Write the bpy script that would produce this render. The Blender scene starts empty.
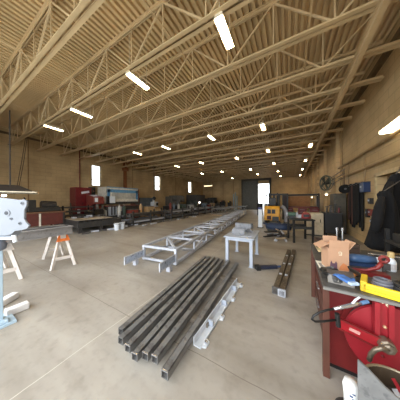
import bpy, bmesh, math, random
from mathutils import Vector, Matrix
random.seed(7)
S = bpy.context.scene
COL = S.collection
PI = math.pi

# ---------------------------------------------------------------- camera
FPX, YAW, ROLL, EYE = 158.0, math.radians(29.4), math.radians(-0.35), 1.7
cam_d = bpy.data.cameras.new('camera'); cam_d.sensor_width = 36; cam_d.lens = FPX / 400 * 36
cam_d.clip_start = .02; cam_d.clip_end = 400
cam = bpy.data.objects.new('camera', cam_d); COL.objects.link(cam)
CM = Matrix.Rotation(YAW, 4, 'Z') @ Matrix.Rotation(PI / 2, 4, 'X') @ Matrix.Rotation(ROLL, 4, 'Z')
CM.translation = (0, 0, EYE)
cam.matrix_world = CM
S.camera = cam

def ray(px, py):
    return CM.to_3x3() @ Vector(((px - 200) / FPX, (200 - py) / FPX, -1))
def at(px, py, t=None, X=None, Y=None, Z=None):
    """the point of the place on a sight line, at a known distance, wall plane or height"""
    d = ray(px, py)
    if X is not None: t = X / d.x
    if Y is not None: t = Y / d.y
    if Z is not None: t = (Z - EYE) / d.z
    return Vector((0, 0, EYE)) + d * t

# ---------------------------------------------------------------- materials
def srgb(r, g, b):
    f = lambda c: (c / 255 / 12.92) if c / 255 <= .04045 else ((c / 255 + .055) / 1.055) ** 2.4
    return (f(r), f(g), f(b), 1)
MATS = {}
def mat(name, col, rough=.6, metal=0, var=.18, scale=6, bump=0.0, spots=None, emit=None):
    if name in MATS: return MATS[name]
    m = bpy.data.materials.new(name); m.use_nodes = True; MATS[name] = m
    n = m.node_tree.nodes; l = m.node_tree.links; b = n['Principled BSDF']
    c = srgb(*col)
    b.inputs['Roughness'].default_value = rough; b.inputs['Metallic'].default_value = metal
    tc = n.new('ShaderNodeTexCoord'); nz = n.new('ShaderNodeTexNoise')
    nz.inputs['Scale'].default_value = scale; nz.inputs['Detail'].default_value = 6
    l.new(tc.outputs['Object'], nz.inputs['Vector'])
    rp = n.new('ShaderNodeValToRGB'); l.new(nz.outputs['Fac'], rp.inputs['Fac'])
    lo = tuple(x * (1 - var) for x in c[:3]) + (1,); hi = tuple(min(1, x * (1 + var)) for x in c[:3]) + (1,)
    rp.color_ramp.elements[0].position = .3; rp.color_ramp.elements[1].position = .7
    rp.color_ramp.elements[0].color = lo; rp.color_ramp.elements[1].color = hi
    out = rp.outputs['Color']
    if spots:
        n2 = n.new('ShaderNodeTexNoise'); n2.inputs['Scale'].default_value = scale * 3.3; n2.inputs['Detail'].default_value = 8
        l.new(tc.outputs['Object'], n2.inputs['Vector'])
        r2 = n.new('ShaderNodeValToRGB'); r2.color_ramp.elements[0].position = .56; r2.color_ramp.elements[1].position = .68
        l.new(n2.outputs['Fac'], r2.inputs['Fac'])
        mx = n.new('ShaderNodeMixRGB'); mx.inputs[2].default_value = srgb(*spots)
        l.new(r2.outputs['Color'], mx.inputs[0]); l.new(out, mx.inputs[1]); out = mx.outputs[0]
    l.new(out, b.inputs['Base Color'])
    if bump:
        bp = n.new('ShaderNodeBump'); bp.inputs['Strength'].default_value = bump; bp.inputs['Distance'].default_value = .02
        l.new(nz.outputs['Fac'], bp.inputs['Height']); l.new(bp.outputs['Normal'], b.inputs['Normal'])
    if emit:
        b.inputs['Emission Color'].default_value = srgb(*emit[:3]); b.inputs['Emission Strength'].default_value = emit[3]
    return m

# ---------------------------------------------------------------- mesh builder
class M:
    def __init__(s): s.bm = bmesh.new()
    def box(s, c, d, rz=0, R=None):
        r = bmesh.ops.create_cube(s.bm, size=1)
        T = Matrix.Translation(c) @ (R.to_4x4() if R else Matrix.Rotation(rz, 4, 'Z')) @ Matrix.Diagonal((*d, 1))
        bmesh.ops.transform(s.bm, matrix=T, verts=r['verts']); return s
    def span(s, a, b):
        return s.box([(p + q) / 2 for p, q in zip(a, b)], [abs(q - p) for p, q in zip(a, b)])
    def bar(s, a, b, w, h, up=(0, 0, 1)):
        a, b = Vector(a), Vector(b); d = (b - a); L = d.length; d.normalize()
        up = Vector(up)
        if abs(d.dot(up)) > .98: up = Vector((0, 1, 0))
        x = d.cross(up).normalized(); z = x.cross(d)
        R = Matrix((x, d, z)).transposed()
        return s.box((a + b) / 2, (w, L, h), R=R)
    def cyl(s, a, b, r, r2=None, n=16):
        a, b = Vector(a), Vector(b); d = b - a
        q = d.to_track_quat('Z', 'Y').to_matrix().to_4x4()
        bmesh.ops.create_cone(s.bm, cap_ends=True, segments=n, radius1=r, radius2=r if r2 is None else r2, depth=d.length,
                              matrix=Matrix.Translation((a + b) / 2) @ q)
        return s
    def sphere(s, c, r, sc=(1, 1, 1), n=16):
        bmesh.ops.create_uvsphere(s.bm, u_segments=n, v_segments=max(6, n // 2), radius=r, matrix=Matrix.Translation(c) @ Matrix.Diagonal((*sc, 1)))
        return s
    def tube(s, pts, r, n=8, closed=False):
        P = [Vector(p) for p in pts]; rings = []; prev = None; N = len(P)
        for i, p in enumerate(P):
            d = (P[(i + 1) % N] - P[i - 1]) if closed else (P[min(i + 1, N - 1)] - P[max(i - 1, 0)])
            d.normalize()
            if prev is None: prev = d.orthogonal().normalized()
            u = (prev - d * prev.dot(d)).normalized(); prev = u; v = d.cross(u)
            rr = r[i] if isinstance(r, (list, tuple)) else r
            rings.append([s.bm.verts.new(p + (u * math.cos(k * 2 * PI / n) + v * math.sin(k * 2 * PI / n)) * rr) for k in range(n)])
        for i in range(N if closed else N - 1):
            A, B = rings[i], rings[(i + 1) % N]
            for k in range(n): s.bm.faces.new((A[k], A[(k + 1) % n], B[(k + 1) % n], B[k]))
        if not closed:
            s.bm.faces.new(rings[0][::-1]); s.bm.faces.new(rings[-1])
        return s
    def ring(s, c, axis, R, r, n=28, m=8):
        q = Vector(axis).to_track_quat('Z', 'Y').to_matrix()
        return s.tube([Vector(c) + q @ Vector((R * math.cos(i * 2 * PI / n), R * math.sin(i * 2 * PI / n), 0)) for i in range(n)], r, m, True)
    def lathe(s, prof, c=(0, 0, 0), axis=(0, 0, 1), n=28):
        q = Vector(axis).to_track_quat('Z', 'Y').to_matrix(); c = Vector(c); rings = []
        for (r, z) in prof:
            rings.append([s.bm.verts.new(c + q @ Vector((max(r, .0005) * math.cos(k * 2 * PI / n), max(r, .0005) * math.sin(k * 2 * PI / n), z))) for k in range(n)])
        for A, B in zip(rings, rings[1:]):
            for k in range(n): s.bm.faces.new((A[k], A[(k + 1) % n], B[(k + 1) % n], B[k]))
        s.bm.faces.new(rings[0][::-1]); s.bm.faces.new(rings[-1]); return s
    def prism(s, pts, ext):
        A = [s.bm.verts.new(Vector(p)) for p in pts]; B = [s.bm.verts.new(Vector(p) + Vector(ext)) for p in pts]
        n = len(A); s.bm.faces.new(A[::-1]); s.bm.faces.new(B)
        for i in range(n): s.bm.faces.new((A[i], A[(i + 1) % n], B[(i + 1) % n], B[i]))
        return s
    def loft(s, secs, n=24, folds=5, amp=.12, ph=0):
        rings = []
        for j, (z, cx, cy, rx, ry) in enumerate(secs):
            rings.append([s.bm.verts.new((cx + rx * math.cos(a) * (1 + amp * math.sin(folds * a + ph + .25 * j)),
                                          cy + ry * math.sin(a) * (1 + amp * math.sin(folds * a + ph + .25 * j)), z))
                          for a in [k * 2 * PI / n for k in range(n)]])
        for A, B in zip(rings, rings[1:]):
            for k in range(n): s.bm.faces.new((A[k], A[(k + 1) % n], B[(k + 1) % n], B[k]))
        s.bm.faces.new(rings[0][::-1]); s.bm.faces.new(rings[-1]); return s
    def build(s, name, m, parent=None, world=False, bevel=0, smooth=False):
        bmesh.ops.recalc_face_normals(s.bm, faces=s.bm.faces)
        if world and parent is not None:
            bmesh.ops.transform(s.bm, matrix=ROOT[parent.name].inverted(), verts=s.bm.verts)
        me = bpy.data.meshes.new(name); s.bm.to_mesh(me); s.bm.free()
        me.materials.append(m)
        if smooth:
            for p in me.polygons: p.use_smooth = True
        o = bpy.data.objects.new(name, me); COL.objects.link(o)
        if parent is not None:
            o.parent = parent; ROOT[o.name] = ROOT[parent.name]
        if bevel:
            bv = o.modifiers.new('bevel', 'BEVEL'); bv.width = bevel; bv.segments = 2; bv.limit_method = 'ANGLE'
        return o
ROOT = {}
def tag(o, label, cat, group=None, kind=None):
    if label: o['label'] = label
    if cat: o['category'] = cat
    if group: o['group'] = group
    if kind: o['kind'] = kind
    return o
def thing(name, label, cat, loc=(0, 0, 0), rz=0, group=None, R=None):
    o = bpy.data.objects.new(name, None); COL.objects.link(o); o.empty_display_size = .1
    W = Matrix.Translation(loc) @ (R.to_4x4() if R else Matrix.Rotation(rz, 4, 'Z'))
    o.matrix_world = W; o.location = loc
    if R: o.rotation_euler = R.to_euler()
    else: o.rotation_euler = (0, 0, rz)
    ROOT[o.name] = W
    return tag(o, label, cat, group)
KIDS = lambda o: [c for c in COL.objects if c.parent == o]
def dup(root, loc, rz=None, label=None, group=None):
    def cp(o, par):
        c = o.copy(); COL.objects.link(c); c.parent = par
        for k in KIDS(o): cp(k, c)
        return c
    c = cp(root, None); c.location = loc
    if rz is not None: c.rotation_euler = (0, 0, rz)
    if label: c['label'] = label
    if group: c['group'] = group
    return c
def struct(o): o['kind'] = 'structure'; return o
ORD = ['first', 'second', 'third', 'fourth', 'fifth', 'sixth', 'seventh', 'eighth', 'ninth', 'tenth', 'eleventh', 'twelfth', 'thirteenth',
       'fourteenth', 'fifteenth', 'sixteenth', 'seventeenth', 'eighteenth', 'nineteenth', 'twentieth', 'twenty-first', 'twenty-second', 'twenty-third']

# ---------------------------------------------------------------- setting materials
def block_mat(name, c1, c2, along):
    m = bpy.data.materials.new(name); m.use_nodes = True
    n = m.node_tree.nodes; l = m.node_tree.links; b = n['Principled BSDF']; b.inputs['Roughness'].default_value = .62
    tc = n.new('ShaderNodeTexCoord'); sp = n.new('ShaderNodeSeparateXYZ'); cb = n.new('ShaderNodeCombineXYZ')
    l.new(tc.outputs['Object'], sp.inputs[0]); l.new(sp.outputs[along], cb.inputs[0]); l.new(sp.outputs['Z'], cb.inputs[1])
    br = n.new('ShaderNodeTexBrick'); l.new(cb.outputs[0], br.inputs['Vector'])
    br.inputs['Scale'].default_value = 1; br.inputs['Brick Width'].default_value = .6; br.inputs['Row Height'].default_value = .27
    br.inputs['Mortar Size'].default_value = .009; br.inputs['Color1'].default_value = srgb(*c1); br.inputs['Color2'].default_value = srgb(*c2)
    br.inputs['Mortar'].default_value = srgb(*[int(x * .86) for x in c1])
    nz = n.new('ShaderNodeTexNoise'); nz.inputs['Scale'].default_value = .9; nz.inputs['Detail'].default_value = 7
    l.new(tc.outputs['Object'], nz.inputs['Vector'])
    rp = n.new('ShaderNodeValToRGB'); rp.color_ramp.elements[0].color = (.72, .7, .66, 1); rp.color_ramp.elements[1].color = (1, 1, 1, 1)
    rp.color_ramp.elements[0].position = .3; rp.color_ramp.elements[1].position = .62
    l.new(nz.outputs['Fac'], rp.inputs['Fac'])
    mx = n.new('ShaderNodeMixRGB'); mx.blend_type = 'MULTIPLY'; mx.inputs[0].default_value = 1
    l.new(br.outputs['Color'], mx.inputs[1]); l.new(rp.outputs['Color'], mx.inputs[2]); l.new(mx.outputs[0], b.inputs['Base Color'])
    bp = n.new('ShaderNodeBump'); bp.inputs['Strength'].default_value = .3; bp.inputs['Distance'].default_value = .02; bp.invert = True
    l.new(br.outputs['Fac'], bp.inputs['Height']); l.new(bp.outputs['Normal'], b.inputs['Normal'])
    return m
WALL_C, WALL_C2 = (204, 175, 130), (198, 169, 124)
mW_side = block_mat('painted_block_side', WALL_C, WALL_C2, 'Y')
mW_back = block_mat('painted_block_back', WALL_C, WALL_C2, 'X')

def floor_mat():
    m = bpy.data.materials.new('concrete_floor'); m.use_nodes = True
    n = m.node_tree.nodes; l = m.node_tree.links; b = n['Principled BSDF']
    tc = n.new('ShaderNodeTexCoord')
    def noise(sc, det, stretch=None, off=0):
        z = n.new('ShaderNodeTexNoise'); z.inputs['Scale'].default_value = sc; z.inputs['Detail'].default_value = det
        mp = n.new('ShaderNodeMapping'); l.new(tc.outputs['Object'], mp.inputs[0]); mp.inputs['Location'].default_value = (off, off, 0)
        if stretch: mp.inputs['Scale'].default_value = stretch; mp.inputs['Rotation'].default_value = (0, 0, .5)
        l.new(mp.outputs[0], z.inputs['Vector']); return z
    base = n.new('ShaderNodeValToRGB'); z = noise(.7, 8); l.new(z.outputs['Fac'], base.inputs[0])
    e = base.color_ramp.elements; e[0].position = .32; e[1].position = .68
    e[0].color = srgb(144, 135, 124); e[1].color = srgb(170, 163, 153)
    def mult(prev, z, c, p0, p1):
        r = n.new('ShaderNodeValToRGB'); r.color_ramp.elements[0].position = p0; r.color_ramp.elements[1].position = p1
        r.color_ramp.elements[0].color = (1, 1, 1, 1); r.color_ramp.elements[1].color = c
        l.new(z.outputs['Fac'], r.inputs[0])
        mx = n.new('ShaderNodeMixRGB'); mx.blend_type = 'MULTIPLY'; mx.inputs[0].default_value = 1
        l.new(prev, mx.inputs[1]); l.new(r.outputs[0], mx.inputs[2]); return mx.outputs[0]
    o = mult(base.outputs[0], noise(.9, 9, (.35, 2.2, 1), 3), (.72, .7, .67, 1), .48, .72)
    o = mult(o, noise(5, 9, None, 11), (.8, .79, .78, 1), .56, .74)
    o = mult(o, noise(14, 10, None, 5), (.86, .86, .86, 1), .5, .8)
    # saw-cut joints of the slab
    sp = n.new('ShaderNodeSeparateXYZ'); l.new(tc.outputs['Object'], sp.inputs[0])
    wob = noise(1.4, 4, None, 21)
    def joint(axis, pos, step, w, col, prev):
        a = n.new('ShaderNodeMath'); a.operation = 'ADD'; a.inputs[1].default_value = -pos + step * 50 + step / 2; l.new(sp.outputs[axis], a.inputs[0])
        w1 = n.new('ShaderNodeMath'); w1.operation = 'MULTIPLY_ADD'; w1.inputs[1].default_value = .05; l.new(wob.outputs['Fac'], w1.inputs[0]); l.new(a.outputs[0], w1.inputs[2])
        mo = n.new('ShaderNodeMath'); mo.operation = 'MODULO'; mo.inputs[1].default_value = step; l.new(w1.outputs[0], mo.inputs[0])
        s_ = n.new('ShaderNodeMath'); s_.operation = 'SUBTRACT'; s_.inputs[1].default_value = step / 2 + .025; l.new(mo.outputs[0], s_.inputs[0])
        ab = n.new('ShaderNodeMath'); ab.operation = 'ABSOLUTE'; l.new(s_.outputs[0], ab.inputs[0])
        lt = n.new('ShaderNodeMath'); lt.operation = 'LESS_THAN'; lt.inputs[1].default_value = w; l.new(ab.outputs[0], lt.inputs[0])
        mx = n.new('ShaderNodeMixRGB'); mx.inputs[2].default_value = col; l.new(lt.outputs[0], mx.inputs[0]); l.new(prev, mx.inputs[1]); return mx.outputs[0]
    o = joint('X', -2.09, 5.2, .005, srgb(186, 178, 165), o)
    o = joint('Y', 1.5, 5.6, .004, srgb(118, 108, 97), o)
    l.new(o, b.inputs['Base Color'])
    rr = n.new('ShaderNodeMapRange'); rr.inputs[3].default_value = .36; rr.inputs[4].default_value = .62
    l.new(z.outputs['Fac'], rr.inputs[0]); l.new(rr.outputs[0], b.inputs['Roughness'])
    b.inputs['Specular IOR Level'].default_value = .4
    return m

# ---------------------------------------------------------------- the building
XL, XR, YB, YF, ZC, ZE = -15.4, 2.5, 28.5, -1.1, 6.32, 5.75
f = M(); f.span((XL - .3, YF - .3, -.2), (XR + .3, YB + .3, 0)); struct(f.build('floor', floor_mat()))
g = M(); g.span((-60, -60, -.5), (60, 90, -.22)); tag(g.build('ground', mat('outside_ground', (170, 168, 160), .9, scale=.5)), None, None, kind='structure')

mDeck = mat('painted_deck', (218, 190, 144), .62, scale=.6, var=.12)
d = M(); bm = d.bm; pitch = .15; hgt = .09; rows = ([], [])
x = XL - .2
prof = []
while x < XR + .2:
    prof += [(x, 0), (x + .07, 0), (x + .082, hgt), (x + .138, hgt)]; x += pitch
for yy, R_ in ((YF - .2, 0), (YB + .2, 1)):
    for (px, pz) in prof: rows[R_].append(bm.verts.new((px, yy, ZC + pz)))
for i in range(len(prof) - 1): bm.faces.new((rows[0][i], rows[0][i + 1], rows[1][i + 1], rows[1][i]))
tp = [bm.verts.new((a, b_, ZC + .4)) for a, b_ in ((XL - .2, YF - .2), (XR + .2, YF - .2), (XR + .2, YB + .2), (XL - .2, YB + .2))]
bm.faces.new(tp)
struct(d.build('ceiling', mDeck))

def wall_pieces(m, axis, pos0, pos1, a0, a1, holes, ztop):
    """a wall slab with rectangular openings, holes = (from, to, bottom, top) sorted along the wall"""
    def sp(p, q, z0, z1):
        if axis == 'Y': m.span((pos0, p, z0), (pos1, q, z1))
        else: m.span((p, pos0, z0), (q, pos1, z1))
    cur = a0
    for (p, q, z0, z1) in holes:
        sp(cur, p, 0, ztop)
        if z0 > 0: sp(p, q, 0, z0)
        if z1 < ztop: sp(p, q, z1, ztop)
        cur = q
    sp(cur, a1, 0, ztop); return m
WINS = []
for (x0, x1, ya, yb) in ((92, 101.3, 164, 185), (155.2, 160.6, 175, 191), (188.6, 192, 182, 193)):
    a, b_ = at(x0, ya, X=XL), at(x1, yb, X=XL)
    WINS.append((a.y, b_.y, 3.05, 4.95))
struct(wall_pieces(M(), 'Y', XL - .3, XL, YF, YB, WINS, ZC + .1).build('wall_left', mW_side))
DOOR = (6.05, 7.3, 0, 2.42)
struct(wall_pieces(M(), 'Y', XR, XR + .3, YF, YB, [DOOR], ZC + .1).build('wall_right', mW_side))
pa, pb = at(258.3, 184, Y=YB), at(269.3, 184, Y=YB)
BD = (pa.x, pb.x, 0, pa.z)
struct(wall_pieces(M(), 'X', YB, YB + .3, XL - .3, XR + .3, [BD], ZC + .1).build('wall_back', mW_back))
FD = (-9.5, 1.2, 0, 5.3)
struct(wall_pieces(M(), 'X', YF - .3, YF, XL - .3, XR + .3, [FD], ZC + .1).build('wall_front', mW_back))

mFrame = mat('window_frame_paint', (150, 140, 120), .5)
mGlass = bpy.data.materials.new('window_glass'); mGlass.use_nodes = True
gb = mGlass.node_tree.nodes['Principled BSDF']; gb.inputs['Transmission Weight'].default_value = 1; gb.inputs['Roughness'].default_value = .02; gb.inputs['IOR'].default_value = 1.05
for i, (y0, y1, z0, z1) in enumerate(WINS):
    w = M()
    for yy in (y0 + .03, y1 - .03): w.box((XL - .15, yy, (z0 + z1) / 2), (.1, .06, z1 - z0))
    for zz in (z0 + .03, z0 + (z1 - z0) * .3, z1 - .03): w.box((XL - .15, (y0 + y1) / 2, zz), (.1, y1 - y0, .06))
    fr = struct(w.build('window_%d' % (i + 1), mFrame)); ROOT[fr.name] = Matrix()
    p = M(); p.box((XL - .15, (y0 + y1) / 2, (z0 + z1) / 2), (.012, y1 - y0 - .08, z1 - z0 - .08)); p.build('pane', mGlass, fr)
# grey roller door beside the bright open doorway at the far end
sa = at(243, 181, Y=YB - .35)
r_ = M(); r_.span((sa.x, YB - .42, 0), (BD[0] - .15, YB - .3, 4.9)); zz = .1
while zz < 4.85: r_.box(((sa.x + BD[0] - .15) / 2, YB - .43, zz), (BD[0] - .15 - sa.x, .03, .07)); zz += .14
struct(r_.build('door_1', mat('shutter_grey', (92, 92, 88), .5, .3)))
t_ = M()
t_.span((BD[0] - .2, YB - .5, 0), (BD[0], YB - .01, 5.1)); t_.span((BD[1], YB - .5, 0), (BD[1] + .3, YB - .01, 5.1))
t_.span((sa.x - .25, YB - .5, 4.9), (BD[1] + .3, YB - .28, 5.3)); t_.span((sa.x - .25, YB - .5, 0), (sa.x, YB - .01, 5.1))
struct(t_.build('trim_1', mat('dark_door_frame', (72, 66, 58), .6)))
# right wall: doorway trim, dim leaf standing ajar behind, pilasters, wall plate
t_ = M()
t_.span((XR - .04, DOOR[0] - .12, 0), (XR + .1, DOOR[0], DOOR[3] + .1)); t_.span((XR - .04, DOOR[1], 0), (XR + .1, DOOR[1] + .12, DOOR[3] + .1))
t_.span((XR - .04, DOOR[0] - .12, DOOR[3]), (XR + .1, DOOR[1] + .12, DOOR[3] + .12))
struct(t_.build('trim_2', mat('door_trim_paint', (196, 172, 128), .5)))
dl = M(); dl.span((XR + .22, DOOR[0], 0), (XR + .27, DOOR[1], DOOR[3])); struct(dl.build('door_2', mat('door_leaf_tan', (120, 98, 66), .5)))
t_ = M()
for yy in (11.8, 15.3, 18.8, 22.3, 25.8): t_.span((XR - .16, yy - .2, 0), (XR, yy + .2, ZE))
struct(t_.build('trim_3', mW_side))
t_ = M(); t_.span((XR - .12, YF, ZE), (XR, YB, ZE + .16)); t_.span((XL, YF, 5.9), (XL + .1, YB, 6.02))
struct(t_.build('trim_4', mat('dark_wall_plate', (104, 84, 56), .6)))
# thin vertical lines (control joints) on the left and back walls
t_ = M()
for yy in (3.6, 11.8, 19.6): t_.span((XL, yy, 0), (XL + .03, yy + .05, 5.9))
for xx in (-13.2, -11, -9): t_.span((xx, YB - .03, 0), (xx + .07, YB, 5.2))
struct(t_.build('trim_5', mat('joint_filler', (140, 108, 66), .7)))

# ---------------------------------------------------------------- roof trusses
mSteel = mat('painted_truss_steel', (214, 188, 146), .5, scale=2, var=.1)
mSteelW = mat('painted_truss_web', (226, 202, 162), .5, scale=2, var=.1)
BZ = 5.2
def truss():
    t = thing('roof_truss', 'x', 'roof truss', (0, 0, BZ), group='roof trusses')
    x0, x1 = XL + .1, XR - .1
    b = M()
    for s in (-1, 1):
        b.span((x0, s * .015, 0), (x1, s * .1, .018)); b.span((x0, s * .015, 0), (x1, s * .032, .1))
    b.build('bottom_chord', mSteel, t)
    b = M(); h = ZC - BZ - .005
    for s in (-1, 1):
        b.span((x0, s * .015, h - .012), (x1, s * .07, h)); b.span((x0, s * .015, h - .07), (x1, s * .027, h))
    b.build('top_chord', mSteel, t)
    b = M(); p = 1.113; n0 = -1.41
    k0 = int((x0 - n0) / p)
    k = k0
    while n0 + (k + 1) * p <= x1 + .3:
        xa, xb = n0 + k * p, n0 + (k + 1) * p
        za, zb = (.03, h - .03) if k % 2 == 0 else (h - .03, .03)
        xb_ = min(xb, x1)
        b.bar((xa, 0, za), (xb_, 0, zb), .036, .036)
        b.bar((xa, .0, .02), (xa, .0, h - .02), .028, .028)
        k += 1
    b.build('web', mSteelW, t)
    return t
t0 = truss()
NTR = 22
for i in range(NTR):
    yy = .22 + 1.285 * i
    lab = 'tan steel open-web roof truss, %s overhead counted from the camera' % ORD[i - 1] if i else 'tan steel open-web roof truss nearly straight above the camera'
    if i == 0: t0.location = (0, yy, BZ); t0['label'] = lab
    else: dup(t0, (0, yy, BZ), label=lab)
for i, xx in enumerate((-12.4, -9.06, -5.72, -2.3, .4)):
    o = M().cyl((xx, -1, BZ + .16), (xx, YB - 1.3, BZ + .16), .014, n=6).build('bridging_rod', mSteel)
    tag(o, 'thin tan bridging rod under the roof trusses, %s from the left wall' % ORD[i], 'rod', 'bridging rods')
# runway beam under the trusses along the right wall
o = M().bar((1.36, 0, 4.99), (1.92, YB - .2, 4.99), .1, .02).bar((1.36, 0, 5.18), (1.92, YB - .2, 5.18), .1, .02).bar((1.36, 0, 5.085), (1.92, YB - .2, 5.085), .02, .19)
tag(o.build('runway_beam', mSteel), 'long tan steel beam hung under the trusses along the right wall', 'beam')

# ---------------------------------------------------------------- lights
LCOL = (255, 230, 182)
mTube = mat('lit_tube', (255, 250, 235), .4, emit=(*LCOL, 52.0))
mHouse = mat('lamp_housing', (225, 215, 190), .4)
def lamp():
    t = thing('ceiling_light', 'x', 'ceiling light', (0, 0, 0), group='ceiling strip lights')
    b = M(); b.box((0, 0, .05), (.1, .72, .012))
    for s in (-1, 1): b.prism([(s * .05, -.36, .056), (s * .06, -.36, .056), (s * .1, -.36, -.05), (s * .09, -.36, -.05)], (0, .72, 0)); b.prism([(-.05, s * .355, .056), (.05, s * .355, .056), (.095, s * .355, -.045), (-.095, s * .355, -.045)], (0, s * .012, 0))
    b.build('housing', mHouse, t)
    for s in (-1, 1): M().cyl((s * .035, -.34, -.012), (s * .035, .34, -.012), .025, n=10).build('tube', mTube, t)
    for s in (-.3, .3): M().cyl((0, s, .08), (0, s, 1.1), .008, n=6).build('hanger', mHouse, t)
    return t
LP = {(0, 0): (54, 127.5), (0, 1): (82, 112.5), (0, 2): (138.5, 80.5), (0, 3): (225, 32),
      (1, 0): (137.5, 153), (1, 1): (166, 147.2), (1, 2): (211.5, 137.3), (1, 3): (263, 126.5),
      (2, 0): (177, 166), (2, 1): (201.5, 162.5), (2, 2): (237, 158), (2, 3): (268, 150.5), (2, 4): (310.5, 145),
      (3, 0): (202, 173.2), (3, 1): (222, 171.4), (3, 2): (250.6, 169), (3, 3): (274, 163), (3, 4): (305.5, 160),
      (4, 2): (257.6, 174), (4, 3): (278, 171), (4, 4): (302.5, 169), (5, 1): (232.4, 178), (5, 3): (280.5, 176), (5, 4): (300, 175)}
lp = lamp(); first = True
for (r, c), (px, py) in LP.items():
    p = at(px, py, Z=BZ - .02)
    lab = 'lit strip light, %s row from the camera, %s from the left wall' % (ORD[r], ORD[c])
    if first: lp.location = p; lp['label'] = lab; first = False
    else: dup(lp, p, label=lab)
# low bar light hung over the far left corner
p = at(208, 185.5, Y=25)
t = thing('hanging_light', 'pale bar light hung low before the far back wall', 'hanging light', p)
M().box((0, 0, 0), (1.6, .3, .12)).build('housing', mHouse, t); M().box((0, 0, -.08), (1.5, .24, .05)).build('tube', mat('dim_tube', (255, 250, 235), .4, emit=(*LCOL, 5)), t)
M().cyl((0, 0, .05), (0, 0, BZ - p.z), .02, n=6).build('hanger', mHouse, t)
# wall fixture on the near right wall
t = thing('wall_light', 'large lit fluorescent fixture on the near right wall', 'wall light', (XR - .22, 5.55, 3.56), group=None)
M().prism([(.2, -.75, -.06), (-.1, -.75, -.08), (-.1, -.75, .0), (.2, -.75, .1)], (0, 1.45, 0)).build('housing', mat('fixture_bronze', (120, 100, 66), .5), t)
M().prism([(.19, -.72, -.065), (-.09, -.72, -.085), (-.09, -.72, -.1), (.19, -.72, -.09)], (0, 1.38, 0)).build('diffuser', mat('lit_diffuser', (255, 250, 235), .4, emit=(255, 240, 200, 6)), t)
M().prism([(-.105, -.72, -.08), (-.115, -.72, -.08), (-.115, -.72, -.01), (-.105, -.72, -.01)], (0, 1.38, 0)).build('lens', MATS['lit_diffuser'], t)
# small lamps on the pilasters
for i, (px, py, xx) in enumerate(((326.5, 194, 2.25), (317.5, 195.5, 2.25), (312, 197, 2.25))):
    p = at(px, py, X=xx)
    t = thing('wall_lamp', 'small lit lamp on the right wall, %s beyond the big fan' % ORD[i], 'wall lamp', p, group='small right wall lamps')
    M().lathe([(.04, .16), (.16, .02), (.17, 0), (.15, -.01)], n=14).build('shade', mHouse, t); M().sphere((0, 0, -.02), .075, n=12).build('bulb', mat('small_bulb', (255, 250, 240), .4, emit=(255, 240, 215, 8)), t)
    M().cyl((0, 0, .12), (.24, 0, .2), .02, n=6).build('bracket', mHouse, t)

# ---------------------------------------------------------------- daylight
W = bpy.data.worlds.new('world'); S.world = W; W.use_nodes = True
bg = W.node_tree.nodes['Background']; bg.inputs[0].default_value = (.88, .95, 1.0, 1); bg.inputs[1].default_value = 7.0
S.view_settings.view_transform = 'Standard'; S.view_settings.look = 'None'; S.view_settings.gamma = 1; S.view_settings.exposure = 0
S.view_settings.use_curve_mapping = False
def portal(name, loc, rot, sx, sy):
    L = bpy.data.lights.new(name, 'AREA'); L.shape = 'RECTANGLE'; L.size = sx; L.size_y = sy; L.cycles.is_portal = True
    o = bpy.data.objects.new(name, L); COL.objects.link(o); o.location = loc; o.rotation_euler = rot
portal('entrance_portal', ((FD[0] + FD[1]) / 2, YF - .31, FD[3] / 2), (PI / 2, 0, 0), FD[1] - FD[0], FD[3])

# ================================================================ objects
mGalv = mat('galvanised_steel', (176, 178, 186), .5, .05, spots=(148, 150, 158), scale=9)
mMill = mat('mill_steel', (98, 96, 96), .5, .3, spots=(80, 76, 74), scale=5)
mMillD = mat('dark_mill_steel', (70, 66, 64), .5, .35, spots=(52, 46, 42), scale=5)
mPrimer = mat('light_grey_primer', (168, 174, 186), .5, .05, var=.08)
mBlack = mat('black_paint', (28, 27, 27), .5)
mDark = mat('dark_machine_paint', (52, 50, 48), .5, .1)
mDarkG = mat('dark_green_machine', (56, 60, 54), .5, .1)
mRed = mat('red_enamel', (146, 34, 42), .38, var=.12)
mRedD = mat('dark_and_shaded_red_enamel', (112, 28, 28), .45)
mYel = mat('yellow_plastic', (246, 212, 36), .45, var=.06)
mForkY = mat('forklift_yellow', (222, 158, 34), .45)
mWhite = mat('white_paint', (214, 218, 224), .45, var=.05)
mWood = mat('raw_timber', (190, 160, 120), .75)
mCard = mat('cardboard', (190, 148, 118), .8, var=.06)
mChrome = mat('bright_metal', (205, 205, 208), .25, .8)
mOrange = mat('orange_paint', (236, 124, 54), .5)

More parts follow.
